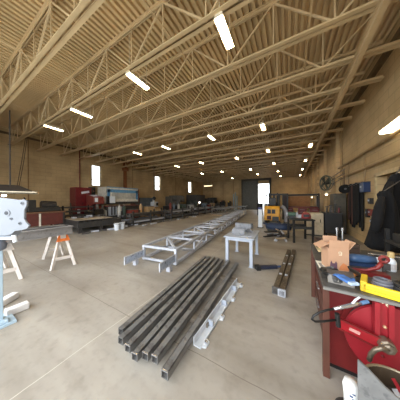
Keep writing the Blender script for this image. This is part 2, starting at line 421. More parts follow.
# ---- long lattice boom lying on the floor
def lattice(name, label, P, rz, L, w, z0, h, panel, th, mm, plates=True):
    t = thing(name, label, 'steel truss', P, rz, 'lattice booms')
    for sx, nm in ((0, 'left'), (-1, 'right')):
        pass
    for x_ in (-w / 2, w / 2):
        for z_ in (z0, z0 + h):
            M().span((x_ - th / 2, 0, z_ - th / 2), (x_ + th / 2, L, z_ + th / 2)).build('chord', mm, t)
    n = int(L / panel)
    for i in range(n + 1):
        y = min(th / 2 + i * panel, L - th / 2)
        for x_ in (-w / 2, w / 2): M().bar((x_, y, z0), (x_, y, z0 + h), th * .8, th * .8).build('post', mm, t)
        for z_ in (z0, z0 + h): M().bar((-w / 2, y, z_), (w / 2, y, z_), th * .8, th * .8).build('batten', mm, t)
        if i < n:
            y2 = y + panel
            for x_ in (-w / 2, w / 2):
                a, b_ = (z0, z0 + h) if i % 2 else (z0 + h, z0)
                M().bar((x_, y, a), (x_, y2, b_), th * .75, th * .75).build('diagonal', mm, t)
            a, b_ = (-w / 2, w / 2) if i % 2 else (w / 2, -w / 2)
            M().bar((a, y, z0 + h), (b_, y2, z0 + h), th * .8, th * .8).build('lacing_bar', mm, t)
    if plates:
        for x_ in (-w / 2, w / 2):
            e = M(); e.box((x_, -.28, .135), (.03, .72, .03)); e.box((x_, -.28, .30), (.03, .72, .03)); e.box((x_, -.63, .217), (.03, .03, .19)); e.box((x_, .07, .217), (.03, .03, .19))
            pl = e.build('end_plate', mm, t)
            M().box((x_, -.28, .217), (.014, .66, .15)).build('web_plate', mat('blue_grey_steel', (168, 178, 196), .45, .3, spots=(80, 88, 100)), pl)
            f2 = M(); f2.box((x_, -.28, .06), (.1, .1, .12)); f2.build('foot', mm, t)
    return t
RZT = math.radians(6.9)
lattice('lattice_boom', 'long grey steel lattice truss lying on the floor beside the dark steel tubes', (-3.07, 3.15, 0), RZT, 16.6, 1.04, .07, .34, 1.15, .07, mGalv)
lattice('lattice_boom', 'second grey lattice truss farther back, beyond the long grey one', (-6.55, 15.6, 0), math.radians(-1), 9.5, 1.5, .15, .6, 1.4, .07, mat('dull_galvanised', (128, 128, 128), .55, .25), plates=False)
for y in (15.9, 20, 24.5):
    o = M().box((-6.5, y, .057), (1.9, .12, .114)).build('timber_bearer', mWood)
    tag(o, 'timber bearer under the second lattice truss', 'timber', 'bearers under the far truss')

# ---- bundle of dark square tubes on the floor
mTubeS = mat('tube_steel', (114, 112, 110), .36, .2, spots=(88, 84, 82), scale=4, var=.25)
near = [(120.5, 332), (120.5, 341), (127.5, 348.5), (134.5, 357), (145, 356.5), (154.5, 359.5), (164.5, 375)]
far = [(205, 257.5), (209.3, 257.5), (213.7, 258), (218, 259), (222, 260.5), (228.5, 261.5), (237, 264)]
zt = [.1] * 7
names = ['first steel tube from the left in the dark bundle on the floor', 'second steel tube from the left in the dark bundle', 'third steel tube from the left in the dark bundle',
         'fourth steel tube from the left in the dark bundle', 'fifth steel tube from the left in the dark bundle', 'sixth steel tube from the left in the dark bundle, second from the right', 'rightmost steel tube of the dark bundle, reaching nearest the camera']
for i in range(7):
    a, b_ = at(*near[i], Z=zt[i]), at(*far[i], Z=zt[i]); d = b_ - a
    t = thing('steel_tube', names[i], 'steel tube', a, math.atan2(-d.x, d.y), 'dark square tubes on the floor'); L = d.length; w = .076; k = .006
    m = M()
    m.span((-w / 2, 0, -w / 2), (w / 2, L, -w / 2 + k)); m.span((-w / 2, 0, w / 2 - k), (w / 2, L, w / 2))
    m.span((-w / 2, 0, -w / 2), (-w / 2 + k, L, w / 2)); m.span((w / 2 - k, 0, -w / 2), (w / 2, L, w / 2))
    m.build('tube_wall', mTubeS, t)
    if i in (2, 3, 4, 5, 6):
        e = M(); e.span((-w / 2, -.003, w / 2 - k), (w / 2, .012, w / 2 + .002)); e.build('cut_edge', mChrome, t)
for i, y in enumerate((1.9, 3.2)):
    o = M().box((-1.42, y, .03), (.95, .09, .06)).build('timber_bearer', mat('grey_timber', (120, 108, 94), .75))
    tag(o, '%s timber bearer under the dark tube bundle' % ('near', 'far')[i], 'timber', 'bearers under the tubes')
# light grey slotted channel at the right of the bundle
a, b_ = at(197, 343, Z=.05), at(239, 281, Z=.05); d = b_ - a
t = thing('slotted_channel', 'light grey steel channel with lugs along the right of the tube bundle', 'steel channel', (a.x, a.y, 0), math.atan2(-d.x, d.y)); L = d.length
m = M(); m.span((-.05, 0, 0), (-.038, L, .1)); m.span((-.05, 0, 0), (.05, L, .012)); m.span((.04, 0, 0), (.05, L, .03)); m.build('channel', mat('channel_white', (204, 208, 214), .5), t)
for i in range(4):
    y = .08 + i * (L - .16) / 3
    m = M(); m.prism([(.05, y - .06, .0), (.1, y - .04, 0), (.1, y + .04, 0), (.05, y + .06, 0)], (0, 0, .02)); m.build('lug', MATS['channel_white'], t)
    M().cyl((.075, y, .02), (.075, y, .045), .018, n=8).build('bolt', mChrome, t)
    if i < 3: M().box((0, y + L / 6, .05), (.07, .03, .075)).build('divider', mPrimer, t)

# ---- white work table with steel pieces
RT = math.radians(2.5)
t = thing('work_table', 'white steel work table standing beside the long lattice truss', 'table', (-1.17, 4.62, 0), RT)
M().box((0, 0, .715), (.78, 1.22, .03)).build('table_top', mPrimer, t, bevel=.004)
m = M()
for sx in (-1, 1): m.box((sx * .33, 0, .665), (.04, 1.08, .07))
for sy in (-1, 1): m.box((0, sy * .55, .665), (.66, .04, .07))
m.build('apron', mPrimer, t)
for sx in (-1, 1):
    for sy in (-1, 1):
        l_ = M().box((sx * .31, sy * .54, .345), (.075, .075, .67)).build('leg', mPrimer, t)
        M().box((sx * .31, sy * .54, .006), (.12, .12, .012)).build('foot', mPrimer, l_)
def on_table(x, y): return Matrix.Translation((-1.17, 4.62, 0)) @ Matrix.Rotation(RT, 4, 'Z') @ Vector((x, y, .73))
t = thing('steel_bracket', 'grey steel channel block on the near left of the white table', 'steel part', on_table(-.1, -.12), .15, 'steel parts on the white table')
m = M(); m.box((0, 0, .01), (.34, .26, .02)); m.box((0, -.12, .08), (.34, .02, .14)); m.box((0, .12, .08), (.34, .02, .14)); m.build('channel', mat('part_grey', (128, 128, 132), .5, .1, spots=(96, 96, 100)), t); M().box((0, 0, .07), (.02, .22, .12)).build('stiffener', MATS['part_grey'], t)
t = thing('steel_bracket', 'grey tilted steel plate propped at the right of the white table', 'steel part', on_table(.22, .1), .2, 'steel parts on the white table')
M().box((0, 0, .1), (.08, .5, .03), R=Matrix.Rotation(.7, 3, 'Y')).build('plate', MATS['part_grey'], t); M().box((-.06, .1, .05), (.12, .1, .1)).build('block', mMill, t)
t = thing('steel_bracket', 'dark steel box section at the back of the white table', 'steel part', on_table(-.05, .38), -.1, 'steel parts on the white table')
m = M()
for s in (-1, 1): m.box((0, s * .09, .13), (.5, .02, .2)); m.box((0, 0, .13 + s * .1), (.5, .2, .02))
m.build('box_section', MATS['part_grey'], t); M().box((0, 0, .015), (.4, .16, .03)).build('base_plate', mMill, t)
t = thing('steel_strip', 'flat grey steel strip lying across the front of the white table', 'steel strip', on_table(.15, -.42), .5, 'steel parts on the white table')
M().box((0, 0, .008), (.3, .06, .016)).build('strip', mGalv, t)

# ---- two round bars with a dark strap on the floor, right of the table
for i, (n_, f_) in enumerate((((275.5, 291), (289, 251)), ((281.5, 293.5), (294, 251)))):
    a, b_ = at(*n_, Z=.06), at(*f_, Z=.06); d = b_ - a
    t = thing('steel_post', ('left', 'right')[i] + ' of two dark square steel posts lying side by side near the workbench', 'steel post', (a.x, a.y, 0), math.atan2(-d.x, d.y), 'pair of posts on the floor'); L = d.length
    M().box((0, L / 2, .062), (.09, L, .09)).build('post', mat('brown_steel', (84, 72, 58), .5, .3, spots=(120, 108, 90), scale=7), t)
    M().box((0, .02, .062), (.12, .04, .12)).build('end_cap', mMill if i == 0 else mGalv, t)
    for q in (.25, .5, .75): M().box((0, L * q, .113), (.05, .05, .012)).build('clip', mGalv, t)
p = at(268, 269, Z=.0)
t = thing('floor_tool', 'black and blue tool lying on the floor beside the two posts', 'tool', p, math.radians(-55))
M().box((0, 0, .05), (.09, .46, .08)).build('body', mat('navy_black', (36, 40, 58), .5), t, bevel=.015); M().box((0, -.26, .05), (.14, .1, .1)).build('head', mBlack, t); M().tube([(0, .22, .05), (.03, .32, .06), (.08, .36, .09)], .025).build('handle', mat('navy_blue', (46, 60, 96), .5), t)
p = at(205, 261.5, Z=0)
tag(M().box((p.x, p.y, .01), (.1, .2, .02), rz=.6).build('paper_scrap', mWhite), 'small white scrap on the floor beside the lattice truss', 'scrap')

# ---- sawhorses and the long beam at the left
def sawhorse(label, P, rz, mtop):
    t = thing('sawhorse', label, 'sawhorse', P, rz, 'sawhorses'); H = .835
    M().box((0, 0, H - .05), (1.15, .11, .1)).build('top_rail', mat('sawhorse_wood', (206, 196, 188), .65), t, bevel=.008)
    for sx in (-1, 1):
        for sy in (-1, 1):
            M().bar((sx * .5, sy * .05, H - .03), (sx * .6, sy * .23, 0), .045, .065).build('leg', MATS['sawhorse_wood'], t)
        M().bar((sx * .575, -.17, .24), (sx * .575, .17, .24), .03, .07).build('spreader', MATS['sawhorse_wood'], t)
        M().prism([(sx * .53, -.08, H), (sx * .53, .08, H), (sx * .56, .14, H - .17), (sx * .56, -.14, H - .17)], (sx * .02, 0, 0)).build('gusset', mtop, t)
    M().box((0, 0, H + .003), (1.16, .13, .012)).build('top_cap', mtop, t)
    return t
sawhorse('orange-topped wooden sawhorse under the far end of the long grey beam', (-5.62, 1.9, 0), math.radians(-9), mOrange)
sawhorse('wooden sawhorse close behind the white stand', (-5.72, .86, 0), 0, MATS['sawhorse_wood'])
t = thing('steel_beam', 'long grey steel channel beam lying across the sawhorses', 'steel beam', (-5.15, 0, 0.845))
mBeam = mat('beam_grey', (142, 138, 136), .5, .1, spots=(116, 110, 104), scale=4)
m = M(); m.span((-.22, -.9, 0), (.22, 1.98, .02)); m.span((-.22, -.9, .18), (.22, 1.98, .2)); m.span((.13, -.9, .02), (.15, 1.98, .18)); m.build('web', mBeam, t)
M().span((-.2, -.9, .2), (.1, 1.9, .225)).build('loose_plate', mMill, t)

# ---- white stand with the big white plate
mStand = mat('bluish_white_paint', (168, 188, 202), .45, var=.05)
pt = 2.15
P0 = at(-1.5, 325, Z=0)
t = thing('fixture_stand', 'bluish white steel stand holding a thick white plate at the left edge', 'stand', (P0.x, P0.y, 0))
C = lambda px, py, tt=pt: at(px, py, t=tt)
fwd = ray(200, 200).normalized()
poly = [(-32, 194), (0, 197.5), (19, 200), (23.5, 199.3), (26.5, 201.3), (26.5, 205.5), (24.3, 210), (24, 219), (26, 222.5), (29, 225.5), (27, 228.7), (22, 230.3), (15, 231), (11, 234.5), (6, 235.8), (-32, 236)]
pl = M().prism([C(*q) for q in poly], fwd * .03).build('face_plate', mat('plate_white', (128, 131, 138), .5, var=.04), t, world=True, bevel=.006)
M().prism([C(*q, 2.2) for q in [(-30, 232), (15, 230.5), (10.5, 237), (4, 239), (-30, 240)]], fwd * .1).build('lower_flange', mat('grey_flange_steel', (150, 158, 172), .5), t, world=True)  # lower flange in one even blue-grey
rt = ray(300, 200) - ray(200, 200); rt.normalize()
def plate_hole(px, py, r, r2, nm='bolt'):
    a = C(px, py)
    M().lathe([(r2, -.012), (r2 * 1.02, .0), (r2, .002)], a - fwd * .006, -fwd, n=20).build('boss', MATS['plate_white'], pl, world=True)
    M().cyl(a - fwd * .007, a - fwd * .0115, r, n=18).build(nm, mat('hole_dark', (40, 42, 50), .5), pl, world=True)  # no bolt: dark disc on the plate paints the shade inside a hole
plate_hole(7, 213, .025, .045, 'hole'); plate_hole(22.3, 203.3, .015, .022); plate_hole(11.3, 218.7, .012, .017); plate_hole(20, 223.3, .014, .02)
if 0: M().tube([C(13 + 3.5 * math.sin(a), 221 - 9 * math.cos(a)) - fwd * .002 for a in [i * PI / 12 for i in range(3, 15)]], .008).build('weld_rib', mStand, pl, world=True)
# post, knuckle, handle
b0 = Vector((P0.x, P0.y, 0))
pp = at(1.5, 262, t=2.2)
m = M(); m.bar((P0.x, P0.y, .02), (P0.x, P0.y, 1.1), .075, .075); m.build('post', mStand, t, world=True, bevel=.006)
M().lathe([(.03, -.09), (.075, -.06), (.085, 0), (.07, .06), (.03, .09)], (P0.x, P0.y, 1.1)).build('knuckle', mat('knuckle_grey', (120, 126, 140), .4, .3), t, world=True, smooth=True)
M().cyl(C(-8, 238.5, 2.12), C(15, 238.2, 2.12), .02, n=10).build('clamp_screw', mWhite, t, world=True)
M().cyl(C(14, 235, 2.12), C(15.5, 242, 2.12), .024, n=10).build('clamp_handle', mWhite, t, world=True)
M().bar((P0.x, P0.y, 1.1), C(0, 231, 2.25), .07, .07).build('neck', mStand, t, world=True)
M().span((P0.x - .22, P0.y - .16, 0), (P0.x + .14, P0.y + .14, .03)).build('base_plate', mStand, t, world=True)
m = M(); m.span((P0.x - .06, P0.y - .1, .03), (P0.x + .11, P0.y + .07, .07)); m.build('socket', mStand, t, world=True, bevel=.006)
for i, (a, b_, hh) in enumerate((((5, 313.5), (28.5, 304), .1), ((-6, 307), (16, 294.5), .1))):
    A, B = at(*a, Z=hh / 2), at(*b_, Z=hh / 2); d = B - A
    o = M().bar(A, B, .12, hh).build('timber_block', mat('white_timber', (222, 218, 216), .6, var=.1), bevel=.014)
    tag(o, ('near', 'far')[i] + ' white timber block on the floor beside the white stand', 'timber block', 'white timber blocks')

# ---- exhaust hood hung at the left
a, b_ = at(36, 192.3, t=6.4), at(-40, 191, t=5.2)
t = thing('exhaust_hood', 'dark sloped hood hung from the roof at the left edge', 'hood', a)
h0 = a.z; dirv = (b_ - a); dirv.z = 0; nrm = Vector((-dirv.y, dirv.x, 0)).normalized()
if nrm.dot(fwd) < 0: nrm = -nrm
A0, A1 = Vector((a.x, a.y, h0)), Vector((b_.x, b_.y, h0))
B0, B1 = A0 + nrm * 1.8, A1 + nrm * 1.8
mid0 = A0.lerp(A1, .3) + nrm * .6 + Vector((0, 0, .3)); mid1 = A1 + nrm * .6 + Vector((0, 0, .3)); mid2 = mid0 + nrm * .6; mid3 = mid1 + nrm * .6
m = M(); bm = m.bm; vs = [bm.verts.new(v) for v in (A0, A1, B1, B0, mid0, mid1, mid3, mid2)]
for q in ((0, 1, 5, 4), (1, 2, 6, 5), (2, 3, 7, 6), (3, 0, 4, 7), (4, 5, 6, 7)): bm.faces.new([vs[i] for i in q])
mHood = mat('hood_dark', (46, 40, 36), .6)
m.build('canopy', mHood, t, world=True)
m = M(); m.bar(A0, A1, .05, .05); m.bar(A0, B0, .05, .05); m.bar(B0, B1, .05, .05); m.build('rim', mat('hood_rim', (205, 192, 168), .5), t, world=True)
for v in (A0.lerp(A1, .42) + nrm * .5, A0.lerp(A1, .72) + nrm * .5):
    M().cyl((v.x, v.y, h0 + .1), (v.x, v.y, BZ + .1), .022, n=6).build('hanger_rod', mHood, t, world=True)
v = at(4, 195.5, t=6.3)
t = thing('hood_lamp', 'small lit bulb under the dark hood', 'lamp', (v.x, v.y, v.z))
M().sphere((0, 0, 0), .07, (1.3, 1, .7)).build('bulb', MATS['small_bulb'], t); M().cyl((0, 0, .04), (0, 0, .3), .02, n=8).build('stem', mDark, t)
# hoist cable slanting behind the hood
o = M().tube([at(27, 138, t=9.5), at(24, 160, t=9.5), at(19, 187, t=9.5)], .02, 6).tube([at(25.5, 138, t=9.5), at(22, 160, t=9.5), at(17, 187, t=9.5)], .02, 6).build('hoist_cable', mat('cable_brown', (96, 78, 54), .7))
tag(o, 'slanting pair of hoist cables before the left wall', 'cable')

# ================================================================ left side of the hall
def cab(name, label, cat_, loc, sx, sy, sz, mm, rz=0, doors=1, group=None, face='+X', extra=True):
    """a free-standing cabinet with plinth, doors and handles on its +X face"""
    t = thing(name, label, cat_, loc, rz, group)
    M().box((0, 0, sz / 2 + .03), (sx, sy, sz - .06)).build('body', mm, t, bevel=.012)
    M().box((0, 0, .03), (sx * .94, sy * .94, .06)).build('plinth', mDark, t)
    for i in range(doors):
        w = sy / doors
        dd = M().box((sx / 2 + .008, -sy / 2 + w * (i + .5), sz / 2 + .04), (.02, w * .93, sz * .88)).build('door', mm, t)
        M().box((sx / 2 + .03, -sy / 2 + w * (i + .5) + w * .32, sz * .55), (.03, .025, .16)).build('handle', mBlack, dd)
    return t
# red electrical cabinet
t = cab('red_cabinet', 'tall red metal cabinet against the left wall', 'cabinet', (-14.2, 6.2, 0), .9, 1.1, 2.72, mat('cabinet_dark_red', (108, 28, 32), .4), doors=2)
M().box((.47, .1, 2.35), (.01, .55, .16), R=Matrix.Rotation(.2, 3, 'X')).build('label_plate', mWhite, t)
M().box((.47, -.35, .9), (.02, .18, .3)).build('white_notice', mWhite, t)
# conduit and small boxes above it
o = M().cyl((XL + .12, 6.6, 2.6), (XL + .12, 6.6, 5.9), .035, n=8).build('conduit', mRedD); tag(o, 'thin red conduit running up the left wall above the red cabinet', 'conduit')
t = thing('switch_box', 'dark green box on the left wall right of the red cabinet', 'switch box', (XL + .1, 7.5, 2.55)); M().box((.08, 0, 0), (.2, .5, .7)).build('case', mDarkG, t, bevel=.01); M().box((.19, .1, 0), (.03, .06, .14)).build('lever', mRed, t)
# rust-red guarded machine beside the cabinet
t = thing('punch_press', 'rust red punch machine between the red cabinet and the press brake', 'machine', (-12.9, 6.5, 0))
mRust = mat('rust_red_paint', (118, 50, 42), .55, spots=(90, 42, 36))
m = M(); m.box((0, 0, .5), (1.0, .9, 1.0)); m.build('base', mDark, t, bevel=.02)
M().prism([(-.5, -.3, 1.0), (.1, -.3, 1.0), (.1, -.3, 1.35), (.5, -.3, 1.45), (.5, -.3, 2.0), (-.5, -.3, 2.15)], (0, .75, 0)).build('frame', mRust, t, bevel=.02)
M().cyl((.35, .05, 1.1), (.35, .05, 1.5), .1, n=12).build('punch_head', mMill, t); M().box((.4, .05, 1.05), (.5, .5, .08)).build('work_table', mMillD, t); M().box((.52, -.1, 1.75), (.04, .2, .3)).build('control_box', mWhite, t)
# press brake
t = thing('press_brake', 'large press brake with blue and cream front panel', 'press brake', (-13.0, 8.85, 0))
mCream = mat('machine_cream', (205, 200, 186), .5); mBlue = mat('machine_blue', (92, 142, 180), .45)
for s in (-1, 1):
    M().prism([(-.8, s * 1.55 - .06, 0), (.35, s * 1.55 - .06, 0), (.35, s * 1.55 - .06, .9), (-.2, s * 1.55 - .06, 1.05), (-.2, s * 1.55 - .06, 1.35), (.3, s * 1.55 - .06, 1.5), (.3, s * 1.55 - .06, 2.8), (-.8, s * 1.55 - .06, 2.8)], (0, .12, 0)).build('side_frame', mCream if s < 0 else mRust, t)
M().box((-.05, 0, 2.2), (.7, 3.1, 1.22)).build('ram', mCream, t, bevel=.02)
fr = M(); fr.box((.32, 0, 2.5), (.03, 2.9, .26)); fr.box((.32, 0, 2.8), (.02, 3.0, .06)); fr.box((.32, 1.36, 2.2), (.03, .22, .85)); fr.box((.32, -1.36, 2.2), (.03, .22, .85)); fr.build('blue_band', mBlue, t)
M().box((.33, .05, 2.1), (.02, 2.3, .5)).build('front_panel', mat('machine_grey', (176, 174, 166), .5), t)
M().box((.3, 0, 1.5), (.12, 3.0, .2)).build('upper_tool', mMillD, t); M().box((.3, 0, 1.3), (.08, 3.0, .03)).build('lower_tool', mChrome, t)
M().box((.25, 0, .62), (.5, 3.1, 1.2)).build('bed', mDark, t, bevel=.02); M().box((.28, 0, 1.23), (.4, 3.3, .05)).build('bed_rail', mRedD, t)
pn = M().box((.55, -1.2, 1.78), (.1, .45, .55)).build('control_panel', mWhite, t); M().box((.53, -1.55, 1.75), (.12, .2, .6)).build('panel_side', mBlack, pn)
M().box((.6, -1.0, .85), (.35, 1.0, .7)).build('back_gauge', mat('pale_grey_machine', (170, 176, 184), .45, .2), t)
for k in range(4): M().box((.8, -1.4 + k * .24, .9), (.03, .08, .7)).build('stop_finger', mDark, t)
# rust-red duct on the wall above
t = thing('wall_crane', 'rust brown wall jib crane column above the press brake', 'crane', (XL + .2, 10.75, 0))
M().box((0, 0, 4.0), (.22, .26, 3.7)).build('mast', mat('rust_brown', (136, 82, 46), .6), t); M().bar((0, 0, 5.4), (1.7, -.6, 5.5), .1, .14).build('boom', MATS['rust_brown'], t); M().box((.05, 0, 5.0), (.4, .5, .3)).build('bracket', MATS['rust_brown'], t)
# low cutting table in front
t = thing('cutting_table', 'low dark steel table with a pale plate on top, left of the white pails', 'table', (-10.35, 5.15, 0), math.radians(-4))
m = M(); m.box((0, 0, .42), (2.2, 2.3, .3)); m.build('bed', mDark, t, bevel=.01)
for k in range(9): M().box((0, -1.1 + k * .275, .6), (2.2, .03, .1)).build('slat', mMillD, t)
M().box((-.05, -.2, .665), (1.9, 1.8, .025)).build('sheet', mat('pale_sheet', (176, 160, 138), .5, .2), t)
for sx in (-1, 1):
    for sy in (-1, 0, 1): M().box((sx * .95, sy * 1.0, .14), (.14, .16, .28)).build('foot', mMillD, t)
for i in range(9):
    x_ = -9.0 + random.uniform(-.25, .2); y_ = 4.0 + i * .42
    o = M().bar((x_, y_, .05), (x_ + random.uniform(.1, .3), y_ + .36, .05 + random.uniform(0, .05)), .12, .08).build('steel_offcut', mGalv if i % 2 else mMillD)
    tag(o, 'steel offcut lying on the floor along the low dark table', 'steel offcut', 'offcuts by the low table')
for i, (px, py) in enumerate(((117, 228), (122, 227))):
    p = at(px, py, Z=.12)
    t = thing('pail', ('left', 'right')[i] + ' white plastic pail at the corner of the low dark table', 'pail', (p.x, p.y, 0), group='white pails')
    M().lathe([(.13, 0), (.165, .36), (.175, .36), (.175, .39), (.15, .39)], n=16).build('body', mWhite, t); M().ring((0, 0, .38), (.3, 0, 1), .17, .008, 18, 5).build('handle', mMill, t)
# dark slatted rack between
t = thing('slatted_rack', 'dark slatted steel rack in front of the red cabinet', 'rack', (-12.0, 5.0, 0))
for sy in (-1, 1):
    for sx in (-1, 1): M().box((sx * .35, sy * .85, .7), (.08, .08, 1.4)).build('upright', mBlack, t)
for k in range(5): M().box((0, 0, .25 + k * .26), (.78, 1.78, .07)).build('shelf', mDark, t)
# red bench and vise far left, behind the long beam
t = thing('red_bench', 'low red steel bench behind the grey beam at the far left', 'bench', (-11.5, 3.1, 0))
M().box((0, 0, 1.1), (1.0, 1.9, .06)).build('top', mat('bench_brown', (120, 84, 60), .6), t); M().box((.2, 0, .75), (.5, 1.7, .62)).build('apron', mat('bench_apron_red', (92, 44, 38), .5), t)
for sy in (-1, 1):
    for sx in (-1, 1): M().box((sx * .44, sy * .88, .535), (.08, .08, 1.07)).build('leg', mDark, t)
M().box((.47, -.1, .7), (.03, .07, .7)).build('pale_strut', mCream, t)
rb = t.location
t = thing('bench_machine', 'dark machine standing on the red bench at the left', 'machine', (rb.x - .1, rb.y + .2, 1.13))
M().box((0, 0, .12), (.5, 1.3, .22)).build('bed', mDark, t, bevel=.02); M().cyl((0, -.1, .38), (0, .5, .34), .2, n=14).build('drum', mMillD, t); M().box((0, -.5, .38), (.35, .35, .5)).build('head', mDark, t, bevel=.03); M().bar((0, -.6, .5), (.1, -.75, .75), .04, .04).build('lever', mBlack, t)
# jumble of steel between bench and red cabinet
for i in range(7):
    x_ = -13.2 + random.uniform(-.3, .3); y_ = 4.1 + i * .2
    o = M().bar((x_, y_, .0), (x_ - .5, y_ + random.uniform(-.2, .2), random.uniform(1.0, 1.6)), .07, .07).build('steel_bar', mMillD)
    tag(o, 'dark steel bar leaning upright left of the red cabinet', 'steel bar', 'bars leaning by the red cabinet')

# cabinets and machines along the left wall
def block_machine(name, label, loc, sx, sy, sz, mm, seed):
    rnd = random.Random(seed); t = thing(name, label, 'machine', loc)
    M().box((0, 0, sz * .22), (sx, sy, sz * .44)).build('base', mDark, t, bevel=.02)
    M().box((-sx * .15, -sy * .12, sz * .68), (sx * .6, sy * .55, sz * .52)).build('column', mm, t, bevel=.03)
    M().box((sx * .15, -sy * .1, sz * .86), (sx * .75, sy * .42, sz * .26)).build('head', mm, t, bevel=.03)
    M().box((sx * .2, sy * .05, sz * .47), (sx * .7, sy * .95, sz * .06)).build('work_table', mMill, t)
    M().cyl((sx * .3, -sy * .1, sz * .52), (sx * .3, -sy * .1, sz * .75), sx * .07, n=10).build('spindle', mMill, t)
    wheel = M().ring((sx * .62, sy * .3, sz * .4), (1, 0, 0), sz * .08, .015, 16, 5); wheel.cyl((sx * .48, sy * .3, sz * .4), (sx * .63, sy * .3, sz * .4), .02, n=8); wheel.build('handwheel', mChrome, t)
    M().box((-.05, sy * .35, sz * .8), (sx * .3, sy * .22, sz * .35)).build('control_box', mm, t, bevel=.02)
    return t
cab('grey_cabinet', 'blue grey steel cabinet against the left wall past the press brake', 'cabinet', (-14.5, 12.6, 0), .8, 1.9, 2.0, mat('blue_grey_paint', (88, 100, 112), .5), doors=2)
t = thing('drill_press', 'pale drill press with a round black head past the press brake', 'drill press', at(147, 215, X=-12.0) * Vector((1, 1, 0)) if False else (-11.9, 11.7, 0))
M().box((0, 0, .06), (.6, .7, .12)).build('base', mDark, t, bevel=.01); M().cyl((-.1, 0, .1), (-.1, 0, 1.8), .09, n=12).build('column', mat('pale_machine_grey', (176, 180, 184), .45), t); M().box((0, 0, 1.3), (.5, .6, .5)).build('gearbox', MATS['pale_machine_grey'], t, bevel=.03); M().sphere((-.05, 0, 1.9), .19, (1, 1, .95)).build('motor', mBlack, t, smooth=True); M().box((.15, 0, .85), (.55, .6, .08)).build('work_table', mMill, t); M().box((.28, .1, 1.3), (.03, .3, .3)).build('panel', mBlack, t)
o = M().cyl((-11.95, 11.7, 2.05), (-11.95, 11.7, BZ + .1), .02, n=6).build('power_cable', mBlack); tag(o, 'black power cable dropping to the pale drill press', 'cable')
block_machine('milling_machine', 'wide dark milling machine below the second window', (-12.6, 16.2, 0), 1.6, 3.3, 2.3, mat('mid_grey_machine', (84, 80, 74), .5), 1)
block_machine('bandsaw', 'dark green upright machine between two large dark machines', (-12.2, 19.2, 0), 1.2, 1.5, 1.7, mDarkG, 2)
cab('machine_enclosure', 'tall dark machine enclosure below the third window', 'machine', (-12.9, 21.6, 0), 1.7, 3.0, 2.5, mat('enclosure_grey', (70, 66, 64), .5), doors=2)
block_machine('milling_machine', 'dark machine with a lamp at the far end of the left wall', (-11.6, 24.6, 0), 1.7, 2.6, 2.1, mDark, 4)
p = at(199.5, 202.5, X=-10.6); t = thing('machine_lamp', 'small bright lamp on the machine at the far left corner', 'lamp', p)
M().sphere((0, 0, 0), .13, n=12).build('bulb', mat('lamp_glow', (255, 250, 240), .4, emit=(255, 240, 220, 4)), t); M().cyl((0, 0, -.1), (-.3, 0, -.5), .03, n=6).build('arm', mBlack, t)
t = thing('tool_box', 'tan wooden box on the floor before the blue grey cabinet', 'box', (-10.9, 11.0, .0)); M().box((0, 0, .45), (.6, .7, .9)).build('box', mat('tan_box', (176, 146, 104), .7), t); M().box((0, 0, .915), (.66, .76, .04)).build('lid', MATS['tan_box'], t)
# low racks of dark steel stock along the aisle
def stock_rack(label, loc, L, H, n, sh=0):
    t = thing('stock_rack', label, 'rack', loc, group='low racks of steel stock')
    for q in range(3):
        y = -L / 2 + .25 + q * (L - .5) / 2
        for sx in (-1, 1): M().box((sx * .62, y, H / 2), (.09, .09, H)).build('post', mDark, t)
        M().box((0, y, .1), (1.3, .1, .12)).build('bearer', mMillD, t); M().box((0, y, H * .55), (1.3, .1, .08)).build('arm', mMillD, t)
    for i in range(n):
        lv = i % 2; x_ = -.46 + (i // 2) * (.92 / max(1, (n // 2 - 1))) + random.uniform(-.03, .03)
        z = (.165 if lv == 0 else H * .55 + .045); w = random.choice((.08, .1, .13)); h = random.choice((.1, .14, .2))
        ll = L * random.uniform(.8, 1.02)
        o = M().box((loc[0] + x_, loc[1] + random.uniform(-.15, .15), z + h / 2), (w, ll, h)).build('steel_bar', random.choice((mMill, mMillD, mTubeS, mGalv)))
        tag(o, 'length of steel stock lying in the %s' % sh, 'steel bar', 'steel stock in the low racks')
stock_rack('first low rack of steel stock along the left aisle, past the white pails', (-9.75, 8.6, 0), 3.6, .95, 16, 'first low rack past the white pails')
stock_rack('second low rack of steel stock along the left aisle', (-9.65, 12.6, 0), 3.8, 1.0, 16, 'second low rack along the left aisle')
stock_rack('third low rack of steel stock along the left aisle', (-9.4, 16.8, 0), 3.8, 1.05, 16, 'third low rack along the left aisle')
stock_rack('fourth low rack of steel stock, farthest along the left aisle', (-9.2, 21.2, 0), 4.2, 1.05, 14, 'farthest low rack along the left aisle')
for i in range(10):
    x_ = -8.6 + random.uniform(-.1, .25); y_ = 7.2 + i * .75
    o = M().bar((x_, y_, .05), (x_ + random.uniform(-.25, .25), y_ + .5, .05), .1, .09).build('steel_offcut', random.choice((mGalv, mMill, mMillD)))
    tag(o, 'steel offcut lying on the aisle floor before the low racks', 'steel offcut', 'offcuts before the low racks')

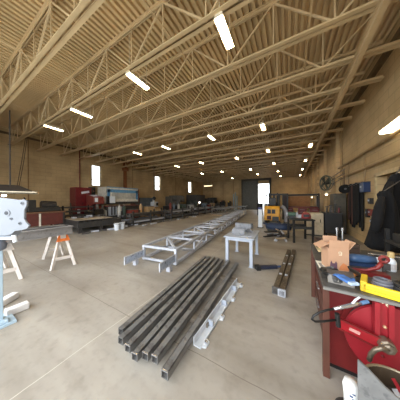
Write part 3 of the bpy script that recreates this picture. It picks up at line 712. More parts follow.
# gas bottles and crates standing between the low racks and the wall machines
cols = [('pale grey', (170, 168, 162)), ('rust red', (128, 56, 44)), ('dark green', (52, 70, 58)), ('blue grey', (98, 112, 126)), ('tan', (168, 138, 98))]
for i, (x_, y_, h_) in enumerate(((-11.0, 7.3, 1.35), (-11.1, 7.75, 1.3), (-10.95, 9.2, 1.4), (-11.1, 13.2, 1.45), (-11.0, 13.7, 1.35), (-10.9, 14.4, 1.3), (-10.8, 18.2, 1.5), (-11.0, 18.75, 1.25))):
    cn, cc = cols[(i * 2) % 5]
    t = thing('gas_bottle', '%s gas bottle standing behind the low racks, %s from the camera' % (cn, ORD[i]), 'gas bottle', (x_, y_, 0), group='gas bottles on the left side')
    M().lathe([(.12, 0), (.13, .03), (.13, h_ - .2), (.1, h_ - .1), (.05, h_ - .05), (.05, h_)], n=16).build('shell', mat('bottle_' + cn.replace(' ', '_'), cc, .5), t, smooth=True)
    M().cyl((0, 0, h_), (0, 0, h_ + .07), .03, n=10).build('valve', mChrome, t)
for i, (x_, y_, h_) in enumerate(((-11.0, 8.4, .95), (-10.95, 10.1, 1.15), (-11.05, 15.3, 1.2), (-10.95, 17.0, 1.1), (-10.7, 20.3, 1.25), (-10.7, 21.6, 1.0), (-10.6, 22.8, 1.2))):
    cn, cc = cols[(i * 3 + 1) % 5]
    t = thing('parts_crate', '%s parts crate on the floor behind the low racks, %s from the camera' % (cn, ORD[i]), 'crate', (x_, y_, 0), group='parts crates on the left side')
    mm = mat('bottle_' + cn.replace(' ', '_'), cc, .5)
    M().box((0, 0, h_ / 2 + .05), (.6, .7, h_ - .1)).build('body', mm, t, bevel=.02); M().box((0, 0, h_ + .02), (.64, .74, .04)).build('lid', mMill, t)
    for sy in (-1, 1): M().box((0, sy * .25, .05), (.6, .1, .1)).build('skid', mWood, t)
for i in range(7):
    a_ = -.8 + .3 * i; o = M().box((-10.95 + .12 * (i % 3), 5.15 + a_ * .9, .715 + .02 * (i % 2)), (.3, .16, .075 + .04 * (i % 2)), rz=.4 * i).build('steel_part', (mGalv, mMillD, mMill)[i % 3])
    tag(o, 'small steel part lying on the low dark table top', 'steel part', 'parts on the low dark table')
# things before the back wall
for i, (px0, px1, top) in enumerate(((208, 211, 199.5), (212, 218, 200.5), (220, 225, 200.5), (228, 231, 201))):
    a, b_ = at(px0, top, Y=26.6), at(px1, top, Y=26.6)
    t = thing('welding_cart', 'dark welding cart before the back wall, %s from the left' % ORD[i], 'cart', ((a.x + b_.x) / 2, 26.6, 0), group='carts by the back wall')
    w = b_.x - a.x; h = a.z
    M().box((0, 0, h * .6), (w, .6, h * .5)).build('body', mDark if i % 2 else mBlack, t, bevel=.03); M().box((0, 0, .25), (w * .9, .7, .1)).build('deck', mMillD, t)
    M().cyl((-w * .2, 0, h * .85), (-w * .2, 0, h), .12, n=10).build('bottle', (mRust, mGalv, mRust, mYel)[i], t); M().box((w * .2, 0, h * .93), (w * .4, .4, h * .14)).build('box', mBlack, t)
    for sx in (-1, 1): M().cyl((sx * w * .35, -.38, .17), (sx * w * .35, -.3, .17), .17, n=14).build('wheel', mBlack, t)
for i, (px, top) in enumerate(((233.5, 194), (235.3, 192.5), (237, 196))):
    p = at(px, top, Y=25.5)
    o = M().cyl((p.x, 25.5, 0), (p.x, 25.5, p.z), .09, n=10).build('steel_pipe', mat('pale_blue_pipe', (136, 160, 166), .5))
    tag(o, 'pale blue pipe standing upright by the grey shutter, %s from the left' % ORD[i], 'pipe', 'upright pipes')

# ================================================================ middle and far right
# forklift
t = thing('forklift', 'yellow forklift with its black mast raised, parked in the middle distance', 'forklift', (-1.02, 11.9, 0), math.radians(2))
m = M(); m.prism([(-.47, -.35, .3), (-.47, .5, .3), (-.47, .5, 1.25), (-.47, -.2, 1.25), (-.47, -.35, 1.1)], (.94, 0, 0)); m.build('counterweight', mForkY, t, bevel=.03)
for s in (-.16, .1): M().box((s, -.335, .9), (.22, .08, .28)).build('vent', mBlack, t)
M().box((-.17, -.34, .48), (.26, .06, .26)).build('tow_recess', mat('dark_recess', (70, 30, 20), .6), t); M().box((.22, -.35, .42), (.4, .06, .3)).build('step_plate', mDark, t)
M().box((0, .95, .45), (.94, .95, .35)).build('floor_pan', mDark, t); M().box((0, .55, 1.36), (.5, .45, .16)).build('seat', mBlack, t, bevel=.03); M().box((0, .36, 1.6), (.5, .1, .45)).build('seat_back', mBlack, t, bevel=.03)
m = M()
for sx in (-1, 1): m.bar((sx * .42, -.1, 1.25), (sx * .42, .1, 2.02), .06, .06); m.bar((sx * .42, 1.3, .6), (sx * .42, 1.0, 2.02), .06, .06)
for k in range(5): m.box((0, .1 + k * .22, 2.03), (.9, .05, .04))
for sx in (-1, 1): m.box((sx * .42, .55, 2.03), (.05, .95, .05))
m.build('overhead_guard', mBlack, t)
for sx in (-1, 1):
    for y in (0.0, 1.25): M().cyl((sx * .38 - .09, y, .26), (sx * .38 + .09, y, .26), .26, n=18).build('wheel', mBlack, t)
for sx in (-1, 1): M().box((sx * .3, 1.62, 1.12), (.1, .12, 2.16)).build('mast_rail', mBlack, t)
m = M()
for z in (.4, 1.3, 2.1): m.box((0, 1.62, z), (.7, .07, .09))
m.build('mast_crossbar', mBlack, t)
for sx in (-1, 1): m = M(); m.box((sx * .25, 1.72, .5), (.11, .05, .7)); m.box((sx * .25, 2.25, .17), (.11, 1.1, .05)); m.build('fork', mMillD, t)
# white marker post
p = at(260.3, 227.5, Z=0)
t = thing('marker_post', 'white marker post with a dark blue cap beside the forklift', 'post', p)
M().box((0, 0, .56), (.22, .1, 1.12)).build('post', mWhite, t); M().box((0, 0, 1.17), (.24, .12, .12)).build('cap', mat('navy_cap', (50, 54, 110), .5), t); M().box((0, 0, .015), (.34, .3, .03)).build('base', mDark, t)
# second mast-like dark stand right of the forklift
a, b_ = at(274, 193.8, Y=15.2), at(287.5, 193.8, Y=15.2)
t = thing('gantry_stand', 'black double steel stand rising behind the forklift', 'stand', ((a.x + b_.x) / 2, 15.2, 0)); w = b_.x - a.x; h = a.z
for q in (-.5, -.12, .18, .5): M().box((q * w, 0, h / 2), (.13, .13, h)).build('upright', mBlack, t)
for z in (h - .08, h * .45): M().box((0, 0, z), (w, .12, .14)).build('crossbar', mBlack, t)
M().box((.33 * w, 0, h * .72), (w * .3, .1, h * .5)).build('panel', mat('black_maroon', (44, 24, 28), .6), t)
# dark machinery behind the forklift's left
p = at(262, 204, Y=19)
for i, (px, top, mm) in enumerate(((260, 203.2, mBlack), (267, 204, mGalv), (274, 202.5, mDark))):
    p = at(px, top, Y=18.5); t = thing('steel_drum', '%s drum standing behind the yellow forklift' % ('black', 'grey', 'dark')[i], 'drum', (p.x, 18.5, 0), group='drums behind the forklift')
    M().lathe([(.3, 0), (.3, p.z * .33), (.315, p.z * .34), (.3, p.z * .35), (.3, p.z * .66), (.315, p.z * .67), (.3, p.z * .68), (.3, p.z), (.27, p.z), (.27, p.z - .03)], n=18).build('shell', mm, t); M().cyl((.1, 0, p.z - .03), (.1, 0, p.z + .02), .04, n=10).build('bung', mChrome, t)
# blue covered machine and scrap heap
t = thing('floor_machine', 'low dark blue covered machine on the floor left of the dark welding table', 'machine', (-.5, 9.15, 0), math.radians(-8))
mNavy = mat('navy_cover', (34, 48, 74), .6)
M().loft([(.14, 0, 0, .56, .3), (.3, 0, 0, .6, .34), (.4, .02, 0, .55, .3), (.47, .08, .02, .4, .22), (.5, .08, .02, .22, .12)], 26, 4, .06).build('cover', mNavy, t, smooth=True)
M().box((0, 0, .12), (.95, .5, .08)).build('skid', mBlack, t)
for sx in (-1, 1):
    for sy in (-1, 1): M().cyl((sx * .4, sy * .22 - .03, .06), (sx * .4, sy * .22 + .03, .06), .06, n=10).build('caster', mBlack, t)
M().bar((-.5, -.1, .38), (-.72, -.15, .45), .09, .09).build('handle', mNavy, t)
for i in range(20):
    c = Vector((-.42 + random.uniform(-.3, .3), 7.75 + random.uniform(-.5, .5), .05 + .05 * (i % 6)))
    a = random.uniform(-1.2, .5); L = random.uniform(.3, .8)
    o = M().box(c, (random.choice((.05, .08, .11)), L, random.choice((.04, .07))), rz=a).build('scrap_piece', random.choice((mMillD, mGalv, mat('scrap_tan', (168, 146, 118), .6), mBlack)))
    tag(o, 'scrap steel or wood piece in the small heap before the blue covered machine', 'scrap', 'scrap heap on the floor')
# dark welding table with things on it
a = at(292, 243, Z=0); b_ = at(309, 243, Z=0)
t = thing('welding_table', 'black steel welding table at the end of the floor aisle', 'table', ((a.x + b_.x) / 2, (a.y + b_.y) / 2 + .4, 0), math.atan2(b_.y - a.y, b_.x - a.x) * .5); w = (b_ - a).length
M().box((0, 0, .9), (w + .1, .95, .05)).build('table_top', mBlack, t)
for sx in (-1, 1):
    for sy in (-1, 1): M().box((sx * w / 2, sy * .4, .44), (.07, .07, .88)).build('leg', mBlack, t)
m = M(); m.box((0, -.4, .6), (w, .05, .08)); m.box((0, .4, .6), (w, .05, .08)); m.build('rail', mDark, t)
M().box((0, 0, .55), (w - .05, .8, .03)).build('shelf', mDark, t)
tb = Vector((t.location.x, t.location.y, .925))
t = thing('grinder', 'green bench grinder on the left of the black welding table', 'grinder', tb + Vector((-.28, 0, 0))); M().box((0, 0, .05), (.2, .2, .1)).build('base', mBlack, t); M().cyl((-.14, 0, .16), (.14, 0, .16), .085, n=16).build('motor', mat('machine_green', (66, 92, 76), .5), t)
for s in (-1, 1): M().cyl((s * .16, 0, .16), (s * .2, 0, .16), .1, n=16).build('wheel', mGalv, t)
t = thing('helmet', 'pinkish red helmet on the right of the black welding table', 'helmet', tb + Vector((.22, .05, 0))); M().lathe([(.16, 0), (.17, .08), (.15, .17), (.09, .235), (.02, .25)], n=18).build('shell', mat('pink_red', (150, 66, 66), .5), t, smooth=True); M().box((0, -.15, .12), (.2, .06, .1)).build('visor', mBlack, t)
t = thing('torch_box', 'small white box between grinder and helmet on the black welding table', 'box', tb + Vector((-.03, .25, 0))); M().box((0, 0, .06), (.2, .12, .12)).build('box', mWhite, t); M().box((0, 0, .125), (.21, .13, .012)).build('lid', mGalv, t)
# rack with lumber, red chests
y0 = 17.0; a, b_ = at(283, 195, Y=y0), at(318, 194.5, Y=y0)
t = thing('storage_rack', 'wide black storage rack before the amber back wall', 'rack', ((a.x + b_.x) / 2, y0, 0)); w = b_.x - a.x
for sx in (-1, 1):
    for sy in (-1, 1): M().box((sx * w / 2, sy * .45, 1.1), (.1, .1, 2.2)).build('upright', mBlack, t)
for sy in (-1, 1): M().box((0, sy * .45, 2.1), (w, .07, .14)).build('beam', mBlack, t); M().box((0, sy * .45, 1.0), (w, .07, .1)).build('beam', mRedD, t)
M().box((0, 0, 1.06), (w, .9, .03)).build('shelf', mDark, t)
rx = t.location.x; rz_ = 1.075
for i in range(9):
    o = M().box((rx - .1, y0 - .1, rz_ + .045 + i * .1), (w * .62, .7, .08)).build('plank_stack', mat('brown_lumber', (160, 112, 70), .7))
    tag(o, 'brown lumber board in the stack on the black rack, %s from the bottom' % ORD[i], 'board', 'lumber on the rack')
cx = [-.32, .05, .36]
for i in range(3):
    t = thing('tool_chest', 'red steel tool chest under the black rack, %s from the left' % ORD[i], 'tool chest', (rx + cx[i] * w, y0 - .86, 0), group='red tool chests')
    M().box((0, 0, .5), (.62, .5, .9)).build('body', mRedD, t, bevel=.015)
    for k in range(4): dr = M().box((0, -.255, .18 + k * .2), (.56, .02, .17)).build('drawer', mRedD, t); M().box((0, -.275, .22 + k * .2), (.4, .02, .02)).build('handle', mGalv, dr)
    M().box((0, 0, .025), (.5, .4, .05)).build('plinth', mBlack, t)
p = at(286, 222, Y=13.2); t = thing('exhaust_elbow', 'bright curved metal duct elbow standing right of the forklift', 'duct', (p.x, 13.2, 0)); M().tube([(.0, 0, .03), (.0, 0, .6), (-.04, 0, .9), (-.14, 0, 1.1), (-.3, 0, 1.2)], .13, 12).build('elbow', mGalv, t); M().ring((0, 0, .04), (0, 0, 1), .15, .03, 16, 6).build('flange', mMill, t)
# white cabinet before the right wall
t = thing('white_cabinet', 'pale low cabinet by the right wall beyond the black table', 'cabinet', (1.0, 9.4, 0)); M().box((0, 0, .55), (.74, .7, 1.0)).build('body', mat('warm_white', (196, 180, 152), .55), t, bevel=.012); M().box((0, -.355, .58), (.66, .02, .84)).build('door', MATS['warm_white'], t); M().box((.25, -.375, .7), (.03, .03, .14)).build('handle', mBlack, t); M().box((0, 0, .03), (.7, .66, .06)).build('plinth', mDark, t)
# dark carts with tools, before the grey cabinet
t = thing('tool_cart', 'dark tool cart with a cluttered top beside the grey cabinet', 'cart', (1.72, 9.4, 0))
M().box((0, 0, .6), (.62, .7, .9)).build('body', mBlack, t, bevel=.015); M().box((0, 0, 1.07), (.66, .78, .04)).build('tray', mDark, t)
for sx in (-1, 1):
    for sy in (-1, 1): M().cyl((sx * .24 - .02, sy * .28, .075), (sx * .24 + .02, sy * .28, .075), .075, n=12).build('caster', mDark, t)
for i in range(4):
    M_ = thing('hand_tool', 'dark hand tool on the tool cart, %s from the left' % ORD[i], 'tool', (1.5 + .15 * i, 9.2 + .1 * (i % 2), 1.09), group='tools on the tool cart')
    M().cyl((0, 0, 0), (0.02, 0, .22 + .05 * (i % 3)), .035, n=8).build('body', (mBlack, mDark, mBlack, mRedD)[i], M_); M().box((.02, 0, .26 + .05 * (i % 3)), (.12, .05, .06)).build('head', mDark, M_)

# ================================================================ right wall
mConduit = mat('conduit_tan', (150, 122, 80), .5)
for z, r, lab in ((3.4, .05, 'upper long pipe along the right wall, below the large light'), (2.82, .04, 'lower long pipe along the right wall, above the doorway')):
    o = M().cyl((XR - .09, -1, z), (XR - .09, 11.4, z), r, n=10).build('wall_pipe', mConduit); tag(o, lab, 'pipe', 'pipes along the right wall')
for i, (y, z0, z1) in enumerate(((5.55, 3.6, 5.7), (8.1, 2.35, 3.36), (9.9, 2.0, 3.36), (10.9, 1.2, 5.6))):
    o = M().cyl((XR - .05, y, z0), (XR - .05, y, z1), .022, n=8).build('conduit', mConduit); tag(o, 'thin vertical conduit on the right wall, %s from the camera' % ORD[i], 'conduit', 'right wall conduits')
o = M().box((XR - .03, 5.8, 1.45), (.06, .06, 2.9)).build('wall_post', mat('post_cream', (206, 184, 142), .5)); tag(o, 'pale steel post on the right wall beside the doorway, behind the coats', 'post')
# big fan
p = at(325, 183, X=2.02)
ax = Vector((-.9, -.44, 0)).normalized()
t = thing('wall_fan', 'large round grey fan mounted high on the right wall', 'fan', p)
mFan = mat('fan_grey', (84, 90, 80), .5, .1)
R = .46
M().lathe([(R, -.12), (R + .03, -.12), (R + .03, .12), (R, .12), (R - .01, 0)], (0, 0, 0), ax, 32).build('drum', mFan, t) if False else M().ring((0, 0, 0), ax, R, .042, 32, 8).ring(-ax * .16, ax, R * .96, .02, 32, 6).build('hoop', mFan, t)
q = ax.to_track_quat('Z', 'Y').to_matrix()
g = M()
for rr in (.12, .2, .28, .36): g.ring(ax * .05, ax, rr, .006, 26, 4)
for k in range(12):
    a = k * PI / 6; v = q @ Vector((math.cos(a), math.sin(a), 0)); g.cyl(ax * .06 + v * .08, v * R, .006, n=5)
g.build('grille', mFan, t)
for k in range(4):
    a = k * PI / 2 + .5; v = q @ Vector((math.cos(a), math.sin(a), 0)); w_ = q @ Vector((-math.sin(a), math.cos(a), 0))
    M().prism([v * .07 - w_ * .06, v * .4 - w_ * .14 - ax * .04, v * .42 + w_ * .12 + ax * .02, v * .07 + w_ * .06], ax * .008).build('blade', mDarkG, t)
M().cyl(-ax * .28, ax * .02, .1, n=16).build('motor', mBlack, t)
m = M(); m.bar(-ax * .22, (XR - p.x - .02, -.1 - ax.y * .2, -.1), .06, .06); m.bar(-ax * .22, (XR - p.x - .02, -.1 - ax.y * .2, .25), .05, .05); m.box((XR - p.x - .02, -.1, .1), (.03, .3, .6)); m.build('bracket', mDark, t)
# pipe rails beside fan
for i, (dz, dy) in enumerate(((.35, .0), (.15, .1), (-.05, .2))):
    a = Vector((2.25, 9.6, 2.75 + dz)); o = M().tube([a + Vector((0, 3.2, -.1)), a + Vector((0, .1, 0)), a + Vector((-.05, -.05, -.06)), a + Vector((-.06, -.1, -.5))], .022, 8).build('hose_rail', mat('rail_brown', (104, 84, 60), .5))
    tag(o, 'brown pipe bracket on the wall beside the big fan, %s from the top' % ORD[i], 'pipe', 'pipe rails by the fan')
# grey cabinet
t = thing('storage_cabinet', 'dark grey steel cabinet standing against the right wall below the black reel', 'cabinet', (2.2, 10.62, 0))
mCabG = mat('cabinet_grey', (80, 74, 62), .5)
M().box((0, 0, 1.03), (.44, .95, 1.9)).build('body', mCabG, t, bevel=.01); M().box((0, 0, .04), (.4, .9, .08)).build('plinth', mBlack, t)
M().box((0, -.485, 1.04), (.4, .02, 1.8)).build('end_panel', mCabG, t)
for sy in (-1, 1): dd = M().box((-.23, sy * .235, 1.04), (.02, .45, 1.8)).build('door', mCabG, t); M().box((-.25, sy * .06, 1.1), (.03, .03, .16)).build('handle', mChrome, dd)
# black hose reel on the wall above
p = at(344.5, 189, X=2.2)
t = thing('hose_reel', 'round black hose reel on the right wall above the grey cabinet', 'hose reel', p)
m = M()
for k in range(4): m.ring((0, -.1 + k * .06, 0), (-.1, 1, 0), .17, .03, 26, 8)
mRub = mat('black_rubber', (13, 13, 13), .85); m.build('hose', mRub, t); M().cyl((0, -.12, 0), (0, .12, 0), .15, n=20).build('drum', mRub, t); M().cyl((0, -.12, 0), (0, -.16, 0), .04, n=12).build('hub', mMill, t); M().box((.17, .04, 0), (.26, .1, .12)).build('bracket', mDark, t)
# hanging hoses and cables
for i in range(13):
    y = 9.55 - i * .105; zt_ = 2.35 - .03 * (i % 3); zl = (.6, .75, .5, .9, .65)[i % 5] + .05 * (i % 2); wv = .03
    pts = []
    for k in range(15):
        a = k / 14 * 2 * PI
        pts.append((XR - .07 - .085 * (i % 2), y + .045 * math.sin(a) + wv * math.sin(3 * a) * .2, (zt_ + zl) / 2 + (zt_ - zl) / 2 * math.cos(a)))
    t = thing('hanging_hose', 'dark looped cable hanging on the right wall, %s from the grey cabinet' % ORD[i], 'cable', (XR - .1, y, zt_), group='cables hung on the right wall')
    mm = (mRub, mat('dark_brown_hose', (64, 36, 28), .7), mRub, mRub, mRub, mat('dark_brown_hose', (64, 36, 28), .7), mRub, mRub, mRub, mRub, mRub, mRub, mRub)[i]
    M().tube(pts, .036, 7, True).build('loop', mm, t, world=True); M().cyl((XR, y, zt_ - .04), (XR - .2, y, zt_ - .02), .012, n=6).build('hook', mMill, t, world=True)
o = M().box((XR - .03, 8.95, 2.38), (.05, 1.5, .07)).build('hook_rail', mWood); tag(o, 'wooden rail holding the hung cables on the right wall', 'rail')
# blue box
p = at(364.3, 187.5, X=2.39)
t = thing('wall_box', 'blue box on the right wall between the hung cables and the doorway', 'box', p); M().box((0.02, 0, 0), (.2, .34, .34)).build('case', mat('box_blue', (24, 46, 84), .45), t, bevel=.012); M().box((-.085, .04, .03), (.012, .1, .07)).build('badge', mGalv, t); M().box((.02, 0, .185), (.22, .36, .03)).build('lid', mat('box_navy', (18, 26, 44), .45), t)
# switches
for i, (px, py, w_, h_) in enumerate(((369.5, 201, .16, .2), (370, 212.5, .24, .22), (366.5, 213, .14, .3), (371.5, 221.5, .12, .14))):
    p = at(px, py, X=2.42)
    t = thing('switch_box', ('small dark switch box on the right wall, highest beside the doorway', 'wider brown electrical box beside the doorway', 'narrow dark box left of the brown electrical box', 'lowest small box beside the doorway')[i], 'switch box', p, group='electrical boxes by the doorway')
    M().box((.03, 0, 0), (.1, w_, h_)).build('case', (mDark, mRust, mBlack, mDark)[i], t, bevel=.006); M().box((-.03, 0, .02), (.03, .03, .06)).build('lever', mGalv, t)
# coats hung before the doorway
mCoat = mat('black_cloth', (13, 13, 16), .95, var=.3, scale=14)
def coat(label, hook, secs, ph, slv):
    t = thing('coat', label, 'coat', hook, group='coats by the doorway')
    M().loft(secs, 30, 6, .13, ph).build('body', mCoat, t, world=True, smooth=True)
    for s in slv: M().tube(s, [.05, .085, .09, .075, .06][:len(s)], 10).build('sleeve', mCoat, t, world=True, smooth=True)
    return t
T = 3.85
def sec(py, x0, x1, ry=.13):
    a, b_ = at(x0, py, t=T), at(x1, py, t=T); return (a.z, (a.x + b_.x) / 2, (a.y + b_.y) / 2, (b_ - a).length / 2, ry)
hk = at(395, 174, t=T)
c1 = coat('long black coat hung from the pale post by the doorway', hk, [sec(*q) for q in ((174, 393.5, 397), (178, 391, 400, .1), (185, 388.5, 404), (196, 386, 408), (210, 385, 411, .15), (225, 383, 413, .16), (238, 380, 413, .17), (250, 377, 412, .15), (252, 380, 408, .1))], 0, [[at(391, 182, t=T - .1), at(387, 195, t=T - .15), at(384.5, 210, t=T - .18), at(382, 226, t=T - .2), at(380, 234, t=T - .2)]])
M().cyl(hk + Vector((0, 0, -.02)), (XR - .03, 5.8, hk.z + .25), .012, n=6).build('hanger_hook', mMill, c1, world=True)
T = 3.5
hk = at(384, 191, t=T)
c2 = coat('shorter black jacket hung in front of the doorway, left of the long coat', hk, [sec(*q) for q in ((191, 381.5, 386), (194, 379.5, 389.5), (198, 380.5, 391), (207, 380, 393), (220, 377, 394), (235, 373.5, 394), (246, 370.5, 394, .15), (249, 373, 392, .1))], 1.3, [[at(381.5, 197, t=T - .1), at(379.5, 207, t=T - .14), at(377, 220, t=T - .16), at(374.5, 232, t=T - .17)]])
M().cyl(hk, (2.47, 5.8, hk.z + .35), .012, n=6).build('hanger_hook', mMill, c2, world=True)

# ================================================================ the workbench at the right
BX0, BX1, BY0, BY1, BH = .27, 1.25, 1.83, 3.45, .90
t = thing('workbench', 'dark topped workbench at the right foreground with red sides', 'workbench', (BX0, BY0, 0))
mTop = mat('worn_bench_top', (92, 88, 84), .5, .15, spots=(66, 62, 60), scale=7)
M().span((BX0, BY0, BH - .035), (BX1, BY1, BH)).build('worktop', mTop, t, world=True, bevel=.005)
mLeg = mat('bench_leg_rust', (88, 50, 36), .6)
for x_ in (BX0 + .03, BX1 - .05):
    for y_ in (BY0 + .1, BY1 - .06): M().span((x_ - .025, y_ - .03, 0), (x_ + .025, y_ + .03, BH - .035)).build('leg', mLeg, t, world=True)
M().span((BX0 + .05, BY0 + .2, .04), (BX0 + .6, BY1 - .12, BH - .04)).build('red_cabinet', mRedD, t, world=True, bevel=.02)  # darker red on both bench cabinets puts the shade into their colour
M().span((BX0 + .6, BY0 + .45, .04), (BX1 - .1, BY1 - .12, BH - .04)).build('rear_cabinet', mRedD, t, world=True, bevel=.01)
for k in range(3): dr = M().span((BX0 + .045, BY0 + .5, .1 + k * .25), (BX0 + .055, BY1 - .25, .32 + k * .25)).build('drawer', mat('drawer_brown', (84, 46, 36), .5), t, world=True); M().span((BX0 + .028, BY0 + .8, .24 + k * .25), (BX0 + .047, BY1 - .6, .26 + k * .25)).build('handle', mChrome, dr, world=True)
M().span((BX0 + .07, BY0 + .22, .0), (BX1 - .1, BY1 - .12, .05)).build('plinth', mBlack, t, world=True)
M().span((BX0, BY0 - .006, BH - .03), (BX1, BY0 + .004, BH - .008)).build('front_edge', mat('edge_steel', (132, 128, 122), .45, .3), t, world=True)

t.rotation_euler = (0, 0, math.radians(-2.2))
def on(px, py, z=BH): return at(px, py, Z=z)
# cardboard box
p = on(337.5, 272)
t = thing('cardboard_box', 'open cardboard box with raised flaps standing on the workbench', 'box', (p.x, p.y + .13, BH), math.radians(14))
w, dd_, h = .185, .17, .25
m = M(); m.box((0, -dd_ / 2, h / 2), (w, .008, h)); m.box((0, dd_ / 2, h / 2), (w, .008, h)); m.box((-w / 2, 0, h / 2), (.008, dd_, h)); m.box((w / 2, 0, h / 2), (.008, dd_, h)); m.box((0, 0, .005), (w, dd_, .01)); m.build('carton', mCard, t)
M().box((0, -dd_ / 2 - .008, h + .045), (w, .006, .09), R=Matrix.Rotation(.12, 3, 'X')).build('flap', mCard, t)
M().box((0, dd_ / 2 + .012, h + .05), (w * .8, .006, .1), R=Matrix.Rotation(-.15, 3, 'X')).build('flap', mCard, t)
M().box((-w / 2 - .045, 0, h + .02), (.11, dd_, .006), R=Matrix.Rotation(-.5, 3, 'Y')).build('flap', mCard, t)
M().box((w / 2 + .035, 0, h + .03), (.1, dd_, .006), R=Matrix.Rotation(.95, 3, 'Y').inverted()).build('flap', mCard, t)
fy = -dd_ / 2 - .0045
m = M(); m.ring((.012, fy, h * .8), (0, 1, 0), .013, .004, 14, 4); m.box((.026, fy, h * .76), (.006, .002, .035)); m.box((.012, fy, h * .70), (.026, .002, .006)); m.build('printed_mark', mat('print_cream', (232, 214, 184), .8), t)
m = M(); m.prism([(x_ * .8, fy, z_) for x_, z_ in ((-.11, .01), (-.02, .01), (-.02, .085), (-.035, .105), (-.05, .08), (-.075, .08), (-.09, .11), (-.1, .085))], (0, -.001, 0)); m.build('dark_print', mat('print_purple', (98, 70, 84), .8), t)
M().prism([(.0, fy, .01), (.088, fy, .01), (.088, fy, .06), (.04, fy, .09), (.01, fy, .05)], (0, -.001, 0)).build('orange_print', mat('print_orange', (196, 122, 76), .8), t)
# papers / open flaps carton beside
p = on(321, 252)
t = thing('paper_pad', 'curled pale cardboard pad on the far left corner of the workbench', 'cardboard', (p.x, p.y, BH)); m = M(); m.box((.05, .1, .03), (.2, .34, .012), R=Matrix.Rotation(.1, 3, 'Y')); m.box((.02, -.02, .05), (.14, .2, .008), R=Matrix.Rotation(-.3, 3, 'Y')); m.build('sheet', mat('old_paper', (206, 184, 142), .8), t); M().box((.06, -.2, .02), (.1, .22, .03), rz=.15).build('pad', mat('cream_pad', (214, 204, 178), .8), t)
p = on(318, 266)
t = thing('notice_sheet', 'long white sheet of paper lying along the left edge of the workbench', 'paper', (p.x, p.y, BH), .05); M().box((.05, .0, .004), (.09, .36, .006)).build('paper', mat('paper_white', (226, 222, 206), .8), t); M().box((.035, .0, .008), (.03, .2, .002)).build('print_block', mat('paper_grey', (150, 146, 140), .8), t)
# dark box at far corner
p = on(321, 241.5)
t = thing('wooden_crate', 'dark brown wooden crate at the far end of the workbench', 'crate', (.62, 3.2, BH)); m = M()
for s in (-1, 1): m.box((0, s * .14, .075), (.5, .015, .15)); m.box((s * .24, 0, .075), (.015, .28, .15))
m.box((0, 0, .008), (.5, .28, .015)); m.build('crate', mat('dark_wood', (62, 44, 32), .7), t); M().box((0, -.152, .1), (.46, .01, .02)).build('batten', mat('dark_wood2', (48, 34, 26), .7), t)
for i, px in enumerate((337, 342.5)):
    p = at(px, 240, Y=3.33); p.z = BH
    t = thing('steel_pin', '%s upright shiny steel pin behind the cardboard box' % ('left', 'right')[i], 'pin', p, group='pins behind the cardboard box')
    M().lathe([(.018, 0), (.018, .02), (.011, .022), (.011, .29), (.019, .295), (.019, .335), (.008, .34)], n=14).build('shank', mChrome, t, smooth=False); M().ring((0, 0, .315), (0, 0, 1), .019, .004, 14, 5).build('collar', mMill, t)
# grey steel box with socket
p = on(341, 286)
t = thing('junction_box', 'grey steel box with a dark square hole at the front of the workbench', 'steel box', (p.x + .01, p.y + .075, BH), math.radians(-8))
m = M(); m.box((0, 0, .04), (.19, .13, .08)); m.build('box', mat('box_steel', (134, 128, 122), .45, .3), t, bevel=.006); M().box((.0, -.064, .045), (.025, .006, .036)).build('socket', mBlack, t); M().box((0, 0, .083), (.2, .14, .008)).build('lid', mMill, t)
# grinder with dark tubes
p = on(329, 281)
t = thing('angle_grinder', 'black power tool leaning on the left side of the grey steel box', 'power tool', (p.x + .01, p.y + .02, BH)); P = lambda *v: Vector(v)
M().tube([(-.03, .18, .03), (0, .08, .05), (.03, -.02, .055)], [.028, .034, .03], 12).build('body', mBlack, t, smooth=True); M().cyl((.03, -.03, .02), (.035, -.045, .08), .036, n=16).build('gear_head', mMill, t); M().cyl((.05, -.02, .018), (.05, -.02, .024), .055, n=22).build('disc', mDark, t); M().cyl((.03, -.03, .06), (-.06, -.06, .09), .014, n=10).build('side_handle', mBlack, t)
t = thing('tube_bundle', 'dark steel tubes propped beside the cardboard box', 'tube', (on(332, 274).x, on(332, 274).y, BH))
for k in range(3): M().cyl((-.05 + k * .035, .1, .015), (-.01 + k * .035, -.08, .1 - k * .02), .013, n=10).build('tube', (mMill, mBlack, mChrome)[k], t)
# blue glove, brush
p = on(347, 281, BH + .09)
t = thing('glove', 'blue work glove lying on the grey steel box', 'glove', (p.x, p.y, BH + .087), .5); mGl = mat('glove_blue', (70, 112, 176), .7)
M().box((0, 0, .014), (.08, .09, .026)).build('palm', mGl, t, bevel=.011)
for k, L in enumerate((.06, .07, .066, .05)): M().tube([(-.03 + k * .02, .04, .013), (-.032 + k * .021, .04 + L * .6, .018), (-.034 + k * .022, .04 + L, .01)], [.0095, .009, .007], 8).build('finger', mGl, t, smooth=True)
M().tube([(.035, -.02, .013), (.062, .005, .015), (.07, .03, .012)], [.011, .01, .008], 8).build('thumb', mGl, t, smooth=True); M().box((0, -.06, .012), (.075, .035, .024)).build('cuff', mat('glove_cuff', (170, 190, 214), .7), t, bevel=.008)
p = on(351, 276)
t = thing('wire_brush', 'wooden brush with orange handle between the glove and the yellow case', 'brush', (p.x + .02, p.y - .03, BH), -.6); M().box((0, 0, .03), (.03, .2, .016)).build('handle', mat('orange_wood', (212, 140, 70), .6), t, bevel=.005); M().box((0, .05, .014), (.026, .09, .026)).build('bristles', mMillD, t)
